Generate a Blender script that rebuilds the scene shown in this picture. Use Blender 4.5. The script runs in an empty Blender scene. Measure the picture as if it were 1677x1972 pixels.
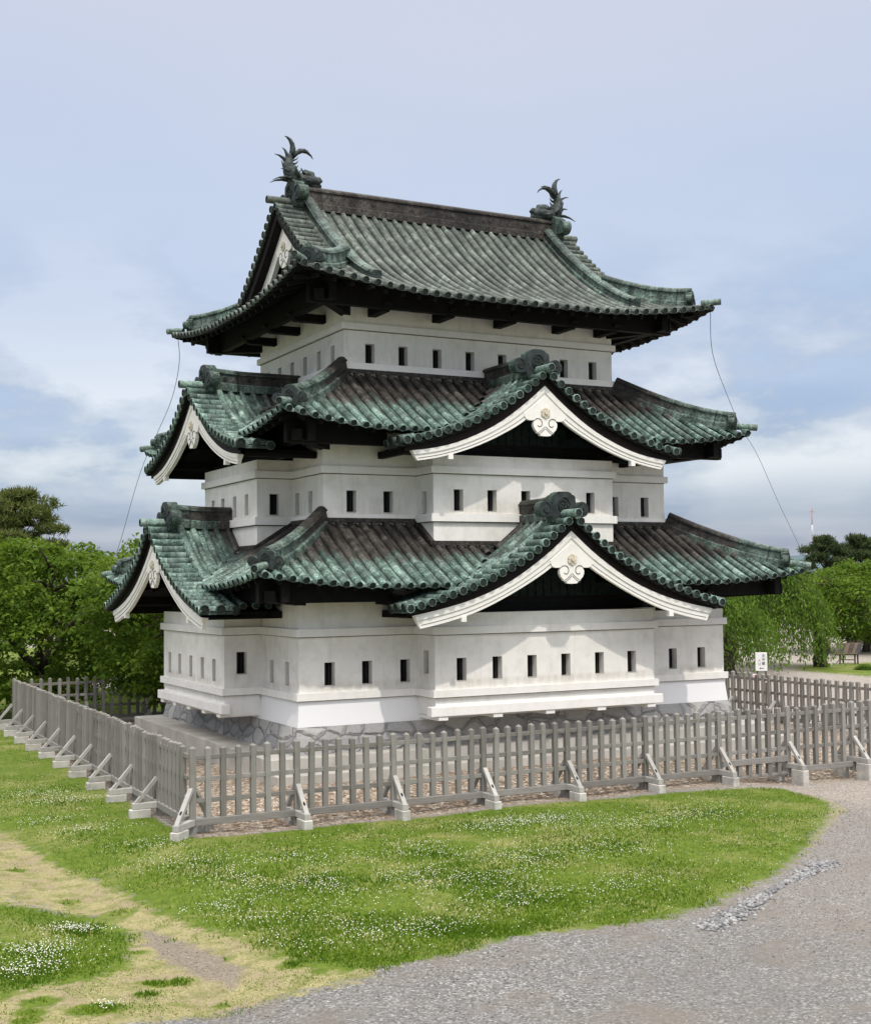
import bpy, math, random
import numpy as np
from mathutils import Vector, Matrix, noise as mnoise

R = math.radians
random.seed(7)
rng = np.random.default_rng(7)
scene = bpy.context.scene
COL = scene.collection

# ------------------------------------------------------------------ camera
cam_d = bpy.data.cameras.new("camera")
cam = bpy.data.objects.new("camera", cam_d)
COL.objects.link(cam)
scene.camera = cam
cam_d.sensor_fit = 'HORIZONTAL'
cam_d.sensor_width = 36.0
cam_d.lens = 36.0 * 2530.47 / 1677.0
cam_d.clip_start = 0.1
cam_d.clip_end = 20000
CAM = Vector((-10.499, -26.638, 5.5))
_y, _p, _r = R(-27.552), R(3.023), R(-0.614)
fwd = Vector((math.cos(_p) * -math.sin(_y), math.cos(_p) * math.cos(_y), math.sin(_p)))
rt = Vector((math.cos(_y), math.sin(_y), 0))
up = rt.cross(fwd)
r2 = rt * math.cos(_r) + up * math.sin(_r)
u2 = up * math.cos(_r) - rt * math.sin(_r)
cam.matrix_world = Matrix(((r2.x, u2.x, -fwd.x, CAM.x), (r2.y, u2.y, -fwd.y, CAM.y), (r2.z, u2.z, -fwd.z, CAM.z), (0, 0, 0, 1)))

# ------------------------------------------------------------------ sun
SUN_DIR = Vector((-0.21, -0.92, 1.38)).normalized()      # towards the sun
sun_d = bpy.data.lights.new("sun", 'SUN')
sun_d.energy = 2.0

sun_d.angle = R(1.0)
sun_d.color = (1.0, 0.95, 0.87)
sun = bpy.data.objects.new("sun", sun_d)
COL.objects.link(sun)
sun.rotation_euler = (-SUN_DIR).to_track_quat('-Z', 'Y').to_euler()

# ------------------------------------------------------------------ world: sky with thin bright cloud
world = bpy.data.worlds.new("World")
scene.world = world
world.use_nodes = True


CLOUD_AT = (5.5, 0.7, 1.6)


def build_world():
    nt = world.node_tree
    nt.nodes.clear()
    N = nt.nodes.new
    L = nt.links.new
    out = N('ShaderNodeOutputWorld')
    bg_sky = N('ShaderNodeBackground')
    bg_cl = N('ShaderNodeBackground')
    add = N('ShaderNodeAddShader')
    sky = N('ShaderNodeTexSky')
    sky.sky_type = 'NISHITA'
    sky.sun_disc = False
    sky.sun_elevation = math.asin(SUN_DIR.z)
    sky.sun_rotation = math.atan2(SUN_DIR.x, SUN_DIR.y)
    sky.air_density = 1.0
    sky.dust_density = 1.0
    L(sky.outputs[0], bg_sky.inputs[0])
    bg_sky.inputs[1].default_value = 0.05
    tc = N('ShaderNodeTexCoord')
    sep = N('ShaderNodeSeparateXYZ')
    L(tc.outputs['Generated'], sep.inputs[0])

    def math_(op, a, b=None, clamp=False):
        m = N('ShaderNodeMath')
        m.operation = op
        m.use_clamp = clamp
        for i, v in enumerate((a, b)):
            if v is None:
                continue
            if isinstance(v, (int, float)):
                m.inputs[i].default_value = v
            else:
                L(v, m.inputs[i])
        return m.outputs[0]
    # cloud layer seen in perspective: direction divided by height
    zc = math_('ADD', math_('MAXIMUM', sep.outputs[2], 0.0), 0.10)
    cmb = N('ShaderNodeCombineXYZ')
    L(math_('DIVIDE', sep.outputs[0], zc), cmb.inputs[0])
    L(math_('DIVIDE', sep.outputs[1], zc), cmb.inputs[1])
    L(math_('MULTIPLY', sep.outputs[2], 6.0), cmb.inputs[2])
    n1 = N('ShaderNodeTexNoise')
    n1.inputs['Scale'].default_value = 0.6
    n1.inputs['Detail'].default_value = 7
    n1.inputs['Roughness'].default_value = 0.5
    n1.inputs['Distortion'].default_value = 0.3
    L(cmb.outputs[0], n1.inputs['Vector'])
    n2 = N('ShaderNodeTexNoise')       # billowing clouds low over the horizon
    n2.inputs['Scale'].default_value = 4.6
    n2.inputs['Detail'].default_value = 8
    n2.inputs['Roughness'].default_value = 0.58
    mp = N('ShaderNodeMapping')
    mp.inputs['Scale'].default_value = (1.0, 1.0, 2.3)
    mp.inputs['Location'].default_value = CLOUD_AT
    L(tc.outputs['Generated'], mp.inputs[0])
    L(mp.outputs[0], n2.inputs['Vector'])
    # base veil by height
    ramp = N('ShaderNodeValToRGB')
    e = ramp.color_ramp
    e.elements[0].position = 0.0
    e.elements[0].color = (0.10, 0.15, 0.33, 1)
    for p, c in ((0.05, (0.10, 0.15, 0.33, 1)), (0.10, (0.20, 0.26, 0.43, 1)), (0.17, (0.36, 0.43, 0.58, 1)), (0.27, (0.45, 0.53, 0.66, 1)),
                 (0.42, (0.62, 0.63, 0.72, 1)), (0.56, (2.3, 2.22, 2.15, 1))):
        k = e.elements.new(p)
        k.color = c
    e.elements[-1].color = (4.3, 4.12, 3.95, 1)
    L(sep.outputs[2], ramp.inputs[0])
    # soft lighter streaks high up
    r1 = N('ShaderNodeMapRange')
    r1.inputs[1].default_value = 0.40
    r1.inputs[2].default_value = 0.72
    L(n1.outputs[0], r1.inputs[0])
    m1 = N('ShaderNodeMixRGB')
    m1.inputs[2].default_value = (0.66, 0.65, 0.71, 1)
    L(math_('MULTIPLY', r1.outputs[0], 0.55), m1.inputs[0])
    L(ramp.outputs[0], m1.inputs[1])
    # low cumulus band: white tops and grey-blue bases
    band = N('ShaderNodeValToRGB')
    b = band.color_ramp
    b.elements[0].position = 0.0
    b.elements[0].color = (0.0, 0.0, 0.0, 1)
    for p, v in ((0.03, 0.08), (0.06, 0.40), (0.085, 1.0), (0.14, 1.0), (0.20, 0.5), (0.28, 0.0)):
        k = b.elements.new(p)
        k.color = (v, v, v, 1)
    b.elements[-1].color = (0, 0, 0, 1)
    L(sep.outputs[2], band.inputs[0])
    r2_ = N('ShaderNodeMapRange')
    r2_.inputs[1].default_value = 0.46
    r2_.inputs[2].default_value = 0.62
    L(n2.outputs[0], r2_.inputs[0])
    m2 = N('ShaderNodeMixRGB')
    shade = N('ShaderNodeValToRGB')
    shade.color_ramp.elements[0].position = 0.0
    shade.color_ramp.elements[0].color = (0.29, 0.32, 0.41, 1)
    shade.color_ramp.elements[1].position = 1.0
    shade.color_ramp.elements[1].color = (0.73, 0.71, 0.72, 1)
    L(r2_.outputs[0], shade.inputs[0])
    L(shade.outputs[0], m2.inputs[2])
    L(math_('MULTIPLY', math_('MULTIPLY', math_('MULTIPLY', r2_.outputs[0], 2.6, True), band.outputs[0]), 0.85), m2.inputs[0])
    L(m1.outputs[0], m2.inputs[1])
    L(m2.outputs[0], bg_cl.inputs[0])
    bg_cl.inputs[1].default_value = 0.88
    L(bg_sky.outputs[0], add.inputs[0])
    L(bg_cl.outputs[0], add.inputs[1])
    L(add.outputs[0], out.inputs[0])


build_world()
scene.view_settings.view_transform = 'Standard'
scene.view_settings.look = 'None'
scene.view_settings.exposure = 0.0
scene.view_settings.gamma = 1.0


# ------------------------------------------------------------------ helpers
class MB:
    """collects geometry for one mesh object"""

    def __init__(self):
        self.v = []
        self.f = []
        self.m = []
        self.s = []
        self.t = []

    def add(self, verts, faces, mat=0, smooth=False, tile=None):
        o = len(self.v)
        self.v += [tuple(p) for p in verts]
        self.t += list(tile) if tile is not None else [(0.0, 0.0, 0.0)] * len(verts)
        for f in faces:
            self.f.append([i + o for i in f])
            self.m.append(mat)
            self.s.append(smooth)

    def box(self, c, s, mat=0, rot=None, tile=None):
        hx, hy, hz = s[0] / 2, s[1] / 2, s[2] / 2
        P = [Vector((x, y, z)) for z in (-hz, hz) for y in (-hy, hy) for x in (-hx, hx)]
        if rot is not None:
            P = [rot @ p for p in P]
        c = Vector(c)
        P = [p + c for p in P]
        self.add(P, [(0, 2, 3, 1), (4, 5, 7, 6), (0, 1, 5, 4), (2, 6, 7, 3), (0, 4, 6, 2), (1, 3, 7, 5)], mat, False,
                 [tile] * 8 if tile else None)

    def box2(self, a, b, mat=0, tile=None):
        self.box([(a[i] + b[i]) / 2 for i in range(3)], [abs(b[i] - a[i]) for i in range(3)], mat, None, tile)

    def tube(self, pts, rad, n=8, mat=0, smooth=True, caps=True, tile=None, flat=1.0):
        pts = [Vector(p) for p in pts]
        if not hasattr(rad, '__len__'):
            rad = [rad] * len(pts)
        V = []
        up_ = Vector((0, 0, 1))
        prev = None
        for i, p in enumerate(pts):
            d = (pts[min(i + 1, len(pts) - 1)] - pts[max(i - 1, 0)])
            d = d.normalized() if d.length > 1e-9 else Vector((0, 0, 1))
            if prev is None:
                a = d.cross(up_)
                if a.length < 1e-3:
                    a = d.cross(Vector((1, 0, 0)))
            else:
                a = prev - d * prev.dot(d)
            a.normalize()
            prev = a
            b = d.cross(a)
            for k in range(n):
                t = 2 * math.pi * k / n
                V.append(p + (a * math.cos(t) + b * (math.sin(t) * flat)) * rad[i])
        F = []
        for i in range(len(pts) - 1):
            for k in range(n):
                F.append((i * n + k, i * n + (k + 1) % n, (i + 1) * n + (k + 1) % n, (i + 1) * n + k))
        T = [tile] * len(V) if tile else None
        self.add(V, F, mat, smooth, T)
        if caps:
            o = len(self.v) - len(V)
            self.f.append([o + k for k in range(n)][::-1])
            self.m.append(mat)
            self.s.append(False)
            self.f.append([o + (len(pts) - 1) * n + k for k in range(n)])
            self.m.append(mat)
            self.s.append(False)

    def prism(self, poly, fn0, fn1, mat=0, tile=None, smooth=False):
        """poly of 2-D points; fn0/fn1 map a 2-D point to the front / back 3-D point"""
        n = len(poly)
        V = [fn0(*p) for p in poly] + [fn1(*p) for p in poly]
        F = [tuple(range(n)), tuple(range(2 * n - 1, n - 1, -1))]
        T = [tile] * len(V) if tile else None
        self.add(V, F, mat, False, T)
        self.add(V, [(i, (i + 1) % n, n + (i + 1) % n, n + i) for i in range(n)], mat, smooth, T)

    def sweep(self, path, prof, mat=0, tile=None, caps=True, smooth=False, side=None):
        """profile (sideways, up) swept along a path, kept upright"""
        path = [Vector(p) for p in path]
        V = []
        for i, p in enumerate(path):
            d = path[min(i + 1, len(path) - 1)] - path[max(i - 1, 0)]
            s = Vector((d.y, -d.x, 0))
            s = s.normalized() if s.length > 1e-6 else Vector(side or (1, 0, 0))
            u = s.cross(d.normalized())
            if u.z < 0:
                u = -u
            for a, b in prof:
                V.append(p + s * a + u * b)
        n = len(prof)
        F = []
        for i in range(len(path) - 1):
            for k in range(n):
                F.append((i * n + k, i * n + (k + 1) % n, (i + 1) * n + (k + 1) % n, (i + 1) * n + k))
        T = None
        if tile is not None:
            T = []
            for i in range(len(path)):
                tt = tile(i / (len(path) - 1)) if callable(tile) else tile
                T += [tt] * n
        self.add(V, F, mat, smooth, T)
        if caps:
            o = len(self.v) - len(V)
            for q in ([o + k for k in range(n)][::-1], [o + (len(path) - 1) * n + k for k in range(n)]):
                self.f.append(q)
                self.m.append(mat)
                self.s.append(False)

    def build(self, name, mats, parent=None, label=None, bevel=0.0):
        me = bpy.data.meshes.new(name)
        me.from_pydata(self.v, [], self.f)
        if not isinstance(mats, (list, tuple)):
            mats = [mats]
        for m in mats:
            me.materials.append(m)
        me.polygons.foreach_set('material_index', self.m)
        me.polygons.foreach_set('use_smooth', self.s)
        at = me.attributes.new('tile', 'FLOAT_VECTOR', 'POINT')
        at.data.foreach_set('vector', np.array(self.t, dtype=np.float32).ravel())
        me.update()
        o = bpy.data.objects.new(name, me)
        COL.objects.link(o)
        if bevel:
            bm_ = o.modifiers.new('bevel', 'BEVEL')
            bm_.width = bevel
            bm_.segments = 1
            bm_.limit_method = 'ANGLE'
        if parent is not None:
            put(o, parent)
        if label:
            o['label'] = label
        return o


def put(o, parent):
    """children are modelled in world coordinates: cancel the top-level object's offset"""
    o.parent = parent
    if parent.parent is None:
        o.matrix_parent_inverse = Matrix.Translation(-parent.location)


def tag(o, label, cat, group=None):
    o['label'] = label
    o['category'] = cat
    if group:
        o['group'] = group
    return o


def thing(name, label, cat, loc=(0, 0, 0), group=None):
    o = bpy.data.objects.new(name, None)
    o.empty_display_size = 0.3
    o.location = loc
    COL.objects.link(o)
    return tag(o, label, cat, group)


def fast_mesh(name, V, F4, mat, attrs=None, smooth=False, tri=False):
    """big mesh from numpy arrays"""
    me = bpy.data.meshes.new(name)
    n = 3 if tri else 4
    me.vertices.add(len(V))
    me.vertices.foreach_set('co', np.asarray(V, dtype=np.float32).ravel())
    me.loops.add(len(F4) * n)
    me.loops.foreach_set('vertex_index', np.asarray(F4, dtype=np.int32).ravel())
    me.polygons.add(len(F4))
    me.polygons.foreach_set('loop_start', np.arange(len(F4), dtype=np.int32) * n)
    me.update(calc_edges=True)
    if smooth:
        me.polygons.foreach_set('use_smooth', np.ones(len(F4), dtype=bool))
    for k, a in (attrs or {}).items():
        at = me.attributes.new(k, 'FLOAT_VECTOR', 'POINT')
        at.data.foreach_set('vector', np.asarray(a, dtype=np.float32).ravel())
    for m in (mat if isinstance(mat, (list, tuple)) else [mat]):
        me.materials.append(m)
    o = bpy.data.objects.new(name, me)
    COL.objects.link(o)
    return o


# ------------------------------------------------------------------ materials
class NT:
    def __init__(self, name, rough=0.8):
        self.mat = bpy.data.materials.new(name)
        self.mat.use_nodes = True
        self.nt = self.mat.node_tree
        self.b = self.nt.nodes['Principled BSDF']
        self.b.inputs['Roughness'].default_value = rough
        self.b.inputs['Specular IOR Level'].default_value = 0.18
        self.tc = self.nt.nodes.new('ShaderNodeTexCoord')

    def n(self, t):
        return self.nt.nodes.new(t)

    def l(self, a, b):
        self.nt.links.new(a, b)

    def set(self, sock, v):
        if isinstance(v, (int, float)):
            sock.default_value = v
        elif isinstance(v, (tuple, list)):
            sock.default_value = tuple(v) + ((1,) if len(v) == 3 and sock.type == 'RGBA' else ())
        else:
            self.l(v, sock)

    def mapping(self, src, scale=(1, 1, 1), rot=(0, 0, 0)):
        m = self.n('ShaderNodeMapping')
        m.inputs['Scale'].default_value = scale
        m.inputs['Rotation'].default_value = rot
        self.l(src, m.inputs[0])
        return m.outputs[0]

    def noise(self, scale, detail=4, rough=0.55, vec=None, dist=0.0):
        t = self.n('ShaderNodeTexNoise')
        t.inputs['Scale'].default_value = scale
        t.inputs['Detail'].default_value = detail
        t.inputs['Roughness'].default_value = rough
        t.inputs['Distortion'].default_value = dist
        self.l(vec if vec is not None else self.tc.outputs['Object'], t.inputs['Vector'])
        return t.outputs[0]

    def vor(self, scale, feature='F1', vec=None, out=0, rand=1.0):
        t = self.n('ShaderNodeTexVoronoi')
        t.feature = feature
        t.inputs['Scale'].default_value = scale
        t.inputs['Randomness'].default_value = rand
        self.l(vec if vec is not None else self.tc.outputs['Object'], t.inputs['Vector'])
        return t.outputs[out]

    def mr(self, v, a, b, c=0.0, d=1.0):
        t = self.n('ShaderNodeMapRange')
        self.l(v, t.inputs[0])
        for i, x in enumerate((a, b, c, d)):
            t.inputs[i + 1].default_value = x
        return t.outputs[0]

    def m(self, op, a, b=None, clamp=False):
        t = self.n('ShaderNodeMath')
        t.operation = op
        t.use_clamp = clamp
        self.set(t.inputs[0], a)
        if b is not None:
            self.set(t.inputs[1], b)
        return t.outputs[0]

    def mix(self, f, a, b, mode='MIX'):
        t = self.n('ShaderNodeMixRGB')
        t.blend_type = mode
        self.set(t.inputs[0], f)
        self.set(t.inputs[1], a)
        self.set(t.inputs[2], b)
        return t.outputs[0]

    def ramp(self, v, stops):
        t = self.n('ShaderNodeValToRGB')
        e = t.color_ramp.elements
        e[0].position, e[0].color = stops[0][0], tuple(stops[0][1]) + (1,)
        e[1].position, e[1].color = stops[-1][0], tuple(stops[-1][1]) + (1,)
        for p, c in stops[1:-1]:
            k = e.new(p)
            k.color = tuple(c) + (1,)
        self.l(v, t.inputs[0])
        return t.outputs[0]

    def attr(self, name):
        t = self.n('ShaderNodeAttribute')
        t.attribute_name = name
        s = self.n('ShaderNodeSeparateXYZ')
        self.l(t.outputs['Vector'], s.inputs[0])
        return s.outputs[0], s.outputs[1], s.outputs[2], t.outputs['Vector']

    def bump(self, h, strength=0.5, dist=0.02, prev=None):
        t = self.n('ShaderNodeBump')
        t.inputs['Strength'].default_value = strength
        t.inputs['Distance'].default_value = dist
        self.l(h, t.inputs['Height'])
        if prev is not None:
            self.l(prev, t.inputs['Normal'])
        return t.outputs[0]

    def done(self, col, normal=None, rough=None):
        self.set(self.b.inputs['Base Color'], col)
        if normal is not None:
            self.l(normal, self.b.inputs['Normal'])
        if rough is not None:
            self.set(self.b.inputs['Roughness'], rough)
        return self.mat


def mat_plaster(name='lime_plaster', tint=(0.82, 0.80, 0.75), dirt=1.0):
    t = NT(name, 0.9)
    big = t.noise(0.55, 5, 0.6)
    mid = t.noise(2.6, 6, 0.62)
    streak = t.noise(1.0, 5, 0.6, t.mapping(t.tc.outputs['Object'], (6.0, 6.0, 0.55)))
    fine = t.noise(60, 3, 0.6)
    st = t.attr('tile')[0]
    c = t.mix(t.mr(mid, 0.46, 0.72, 0, 0.55 * dirt), tint, (0.60, 0.57, 0.51))
    c = t.mix(t.mr(streak, 0.55, 0.78, 0, 0.38 * dirt), c, (0.50, 0.46, 0.39))
    c = t.mix(t.mr(big, 0.5, 0.75, 0, 0.4 * dirt), c, (0.64, 0.60, 0.53))
    c = t.mix(t.mr(fine, 0.35, 0.7, 0, 0.10), c, (0.55, 0.53, 0.5))
    run = t.noise(1.0, 4, 0.6, t.mapping(t.tc.outputs['Object'], (8.0, 8.0, 1.0)))
    c = t.mix(t.m('MULTIPLY', st, t.mr(run, 0.38, 0.66, 0.15, 0.5)), c, (0.43, 0.385, 0.31))
    n = t.bump(t.noise(9, 5, 0.6), 0.12, 0.03)
    return t.done(c, t.bump(fine, 0.12, 0.004, n))


def mat_copper(name, brown_bias=0.0, greens=None, moss=0.5):
    """weathered sheet-copper tiling: verdigris, pale bloom and brown oxide"""
    t = NT(name, 0.62)
    u, s, br, vec = t.attr('tile')
    v2 = t.n('ShaderNodeCombineXYZ')
    t.l(t.m('MULTIPLY', u, 5.5), v2.inputs[0])
    t.l(t.m('MULTIPLY', s, 0.7), v2.inputs[1])
    streak = t.noise(1.6, 7, 0.7, v2.outputs[0])
    v3 = t.n('ShaderNodeCombineXYZ')
    t.l(t.m('FLOOR', t.m('DIVIDE', u, 0.297)), v3.inputs[0])
    t.l(t.m('FLOOR', t.m('DIVIDE', s, 0.24)), v3.inputs[1])
    wn = t.n('ShaderNodeTexWhiteNoise')
    wn.noise_dimensions = '3D'
    t.l(v3.outputs[0], wn.inputs[0])
    big = t.noise(0.8, 6, 0.62)
    mid = t.noise(4.0, 6, 0.7)
    fine = t.noise(30, 5, 0.7)
    g = greens or [(0.034, 0.052, 0.044), (0.092, 0.148, 0.122), (0.200, 0.310, 0.262), (0.44, 0.57, 0.50)]
    blot = t.noise(7.5, 7, 0.72)
    tone = t.m('ADD', t.m('ADD', t.m('MULTIPLY', t.m('SUBTRACT', streak, 0.5), 0.72), t.m('MULTIPLY', t.m('SUBTRACT', blot, 0.5), 0.38)), t.m('ADD', t.m('MULTIPLY', t.m('SUBTRACT', fine, 0.5), 0.35), 0.545))
    green = t.ramp(tone, [(0.44, g[0]), (0.525, g[1]), (0.585, g[2]), (0.67, g[3])])
    green = t.mix(t.m('MULTIPLY', t.mr(mid, 0.46, 0.62, 0, moss), t.mr(streak, 0.42, 0.56)), green, (0.085, 0.088, 0.070))
    green = t.mix(t.mr(wn.outputs[0], 0.2, 1.0, 0.0, 0.55), green, (0.050, 0.060, 0.053))
    brown = t.ramp(tone, [(0.44, (0.014, 0.0125, 0.0115)), (0.53, (0.038, 0.033, 0.029)), (0.60, (0.075, 0.067, 0.058)), (0.70, (0.15, 0.155, 0.135))])
    bm = t.m('ADD', t.m('ADD', br, t.m('MULTIPLY', t.m('SUBTRACT', streak, 0.5), 1.6)), t.m('MULTIPLY', t.m('SUBTRACT', big, 0.5), 1.3))
    c = t.mix(t.mr(t.m('ADD', bm, brown_bias), 0.34, 0.66), green, brown)
    # lap joint between tile lengths
    fr = t.m('FRACT', t.m('DIVIDE', s, 0.24))
    joint = t.m('LESS_THAN', fr, 0.085)
    c = t.mix(t.m('MULTIPLY', joint, t.mr(wn.outputs[0], 0, 1, 0.35, 0.85)), c, (0.022, 0.026, 0.023))
    n = t.bump(fr, 0.4, 0.014)
    n = t.bump(t.noise(14, 4, 0.6), 0.3, 0.012, n)
    return t.done(c, n, t.mr(fine, 0.3, 0.7, 0.40, 0.65))


def mat_simple(name, col, rough=0.8, var=0.25, scale=8.0, bump=0.2, bscale=25.0, stretch=(1, 1, 1)):
    t = NT(name, rough)
    v = t.mapping(t.tc.outputs['Object'], stretch)
    nz = t.noise(scale, 5, 0.6, v)
    dark = tuple(x * (1 - var) for x in col)
    lite = tuple(min(1, x * (1 + var)) for x in col)
    c = t.mix(t.mr(nz, 0.3, 0.7), dark, lite)
    return t.done(c, t.bump(t.noise(bscale, 4, 0.6, v), bump, 0.01) if bump else None)


def mat_stone():
    t = NT('fitted_stone', 0.85)
    v = t.mapping(t.tc.outputs['Object'], (1.0, 1.0, 1.55))
    wob = t.n('ShaderNodeTexNoise')
    wob.inputs['Scale'].default_value = 2.2
    t.l(v, wob.inputs['Vector'])
    vv = t.n('ShaderNodeVectorMath')
    vv.operation = 'MULTIPLY_ADD'
    t.l(wob.outputs['Color'], vv.inputs[0])
    vv.inputs[1].default_value = (0.22, 0.22, 0.22)
    t.l(v, vv.inputs[2])
    edge = t.vor(1.75, 'DISTANCE_TO_EDGE', vv.outputs[0])
    cell = t.n('ShaderNodeTexVoronoi')
    cell.inputs['Scale'].default_value = 1.75
    t.l(vv.outputs[0], cell.inputs['Vector'])
    sp = t.n('ShaderNodeSeparateColor')
    t.l(cell.outputs['Color'], sp.inputs[0])
    c = t.ramp(sp.outputs[0], [(0, (0.30, 0.30, 0.30)), (0.5, (0.38, 0.375, 0.365)), (1, (0.46, 0.45, 0.43))])
    c = t.mix(t.mr(t.noise(16, 5, 0.65), 0.4, 0.75, 0, 0.45), c, (0.22, 0.22, 0.215))
    joint = t.mr(edge, 0.008, 0.032, 1.0, 0.0)
    c = t.mix(t.m('MULTIPLY', joint, 0.7), c, (0.15, 0.148, 0.142))
    h = t.mr(edge, 0.0, 0.14)
    n = t.bump(h, 0.9, 0.06)
    return t.done(c, t.bump(t.noise(22, 5, 0.65), 0.4, 0.02, n))


def mat_wood(name, a=(0.128, 0.120, 0.108), b=(0.315, 0.302, 0.278), vertical=True):
    t = NT(name, 0.85)
    sc = (14, 14, 0.7) if vertical else (1.2, 1.2, 14)
    grain = t.noise(2.2, 6, 0.7, t.mapping(t.tc.outputs['Object'], sc))
    oi = t.n('ShaderNodeObjectInfo')
    f = t.m('ADD', t.mr(grain, 0.3, 0.7, 0.0, 0.45), t.m('MULTIPLY', oi.outputs['Random'], 0.55))
    c = t.mix(f, a, b)
    c = t.mix(t.mr(t.noise(3.0, 4, 0.6), 0.5, 0.75, 0, 0.45), c, (0.13, 0.125, 0.105))
    return t.done(c, t.bump(grain, 0.35, 0.008))


def mat_leaf(name, cols, trans=0.42):
    t = NT(name, 0.75)
    r, g, b_, _ = t.attr('tile')
    nz = t.noise(1.1, 3, 0.6)
    f = t.m('ADD', t.m('MULTIPLY', r, 0.6), t.mr(nz, 0.3, 0.7, 0.0, 0.4))
    c = t.ramp(f, [(0.0, cols[0]), (0.45, cols[1]), (0.8, cols[2]), (1.0, cols[3])])
    t.done(c)
    tr = t.n('ShaderNodeBsdfTranslucent')
    t.l(t.mix(0.35, c, (0.20, 0.30, 0.02)), tr.inputs[0])
    mx = t.n('ShaderNodeMixShader')
    mx.inputs[0].default_value = trans
    out = t.nt.nodes['Material Output']
    t.l(t.b.outputs[0], mx.inputs[1])
    t.l(tr.outputs[0], mx.inputs[2])
    t.l(mx.outputs[0], out.inputs[0])
    return t.mat


def mat_ground():
    t = NT('earth_and_gravel', 0.95)
    ob = t.tc.outputs['Object']
    grass, dry, dirt, _ = t.attr('ga')
    chips, tan, far, _ = t.attr('gb')
    # grey gravel
    vc = t.n('ShaderNodeTexVoronoi')
    vc.inputs['Scale'].default_value = 38
    t.l(ob, vc.inputs['Vector'])
    sp = t.n('ShaderNodeSeparateColor')
    t.l(vc.outputs['Color'], sp.inputs[0])
    grav = t.ramp(sp.outputs[0], [(0.0, (0.085, 0.083, 0.079)), (0.35, (0.166, 0.161, 0.154)), (0.8, (0.230, 0.224, 0.214)), (1.0, (0.40, 0.39, 0.37))])
    pat = t.noise(0.55, 6, 0.6)
    grav = t.mix(t.mr(pat, 0.48, 0.64, 0, 0.75), grav, (0.185, 0.160, 0.132))
    grav = t.mix(t.mr(t.noise(2.2, 5, 0.65), 0.50, 0.68, 0, 0.55), grav, (0.185, 0.165, 0.14))
    grav = t.mix(t.mr(t.noise(0.23, 4, 0.6), 0.42, 0.62, 0, 0.35), grav, (0.15, 0.145, 0.14))
    tanc = t.ramp(sp.outputs[1], [(0.0, (0.16, 0.135, 0.11)), (0.4, (0.275, 0.243, 0.21)), (1.0, (0.43, 0.39, 0.345))])
    c = t.mix(tan, grav, tanc)
    # wood-brown pebbles inside the fence
    v2 = t.n('ShaderNodeTexVoronoi')
    v2.inputs['Scale'].default_value = 17
    t.l(ob, v2.inputs['Vector'])
    s2 = t.n('ShaderNodeSeparateColor')
    t.l(v2.outputs['Color'], s2.inputs[0])
    chip = t.ramp(s2.outputs[0], [(0.0, (0.14, 0.095, 0.062)), (0.3, (0.28, 0.215, 0.155)), (0.75, (0.41, 0.34, 0.265)), (1.0, (0.56, 0.51, 0.45))])
    chip = t.mix(t.mr(t.vor(17, 'DISTANCE_TO_EDGE'), 0.0, 0.10, 0.75, 0.0), chip, (0.06, 0.045, 0.035))
    c = t.mix(chips, c, chip)
    # turf: soil and short sward
    gn = t.noise(7, 5, 0.65)
    gcol = t.mix(t.mr(gn, 0.35, 0.65), (0.074, 0.126, 0.009), (0.150, 0.198, 0.020))
    gcol = t.mix(t.mr(t.noise(55, 4, 0.7), 0.35, 0.65, 0.0, 0.5), gcol, (0.055, 0.095, 0.020))
    gcol = t.mix(t.mr(t.noise(0.8, 5, 0.6), 0.48, 0.68, 0, 0.65), gcol, (0.26, 0.245, 0.095))
    dn = t.noise(24, 5, 0.7)
    dcol = t.mix(t.mr(dn, 0.3, 0.7), (0.19, 0.170, 0.075), (0.40, 0.362, 0.185))
    dcol = t.mix(t.mr(t.noise(1.7, 6, 0.65), 0.46, 0.62, 0, 0.75), dcol, (0.27, 0.215, 0.145))
    dcol = t.mix(t.mr(t.noise(3.1, 6, 0.7), 0.47, 0.62, 0, 0.75), dcol, (0.15, 0.165, 0.045))
    edge = t.m('SUBTRACT', t.noise(5, 5, 0.65), 0.5)
    gm = t.mr(t.m('ADD', grass, t.m('MULTIPLY', edge, 0.9)), 0.40, 0.60)
    dm = t.mr(t.m('ADD', dry, t.m('MULTIPLY', edge, 0.9)), 0.40, 0.60)
    em = t.mr(t.m('ADD', dirt, t.m('MULTIPLY', edge, 0.9)), 0.38, 0.62)
    c = t.mix(dm, c, dcol)
    c = t.mix(gm, c, gcol)
    ecol = t.mix(t.mr(dn, 0.35, 0.65), (0.15, 0.115, 0.085), (0.27, 0.235, 0.20))
    c = t.mix(t.m('MULTIPLY', em, 0.9), c, ecol)
    h = t.m('ADD', t.m('MULTIPLY', t.vor(26), -0.6), t.m('MULTIPLY', t.noise(40, 5, 0.7), 0.8))
    n = t.bump(h, 0.8, 0.035)
    n = t.bump(t.noise(3, 5, 0.6), 0.3, 0.08, n)
    return t.done(c, n)


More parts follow.
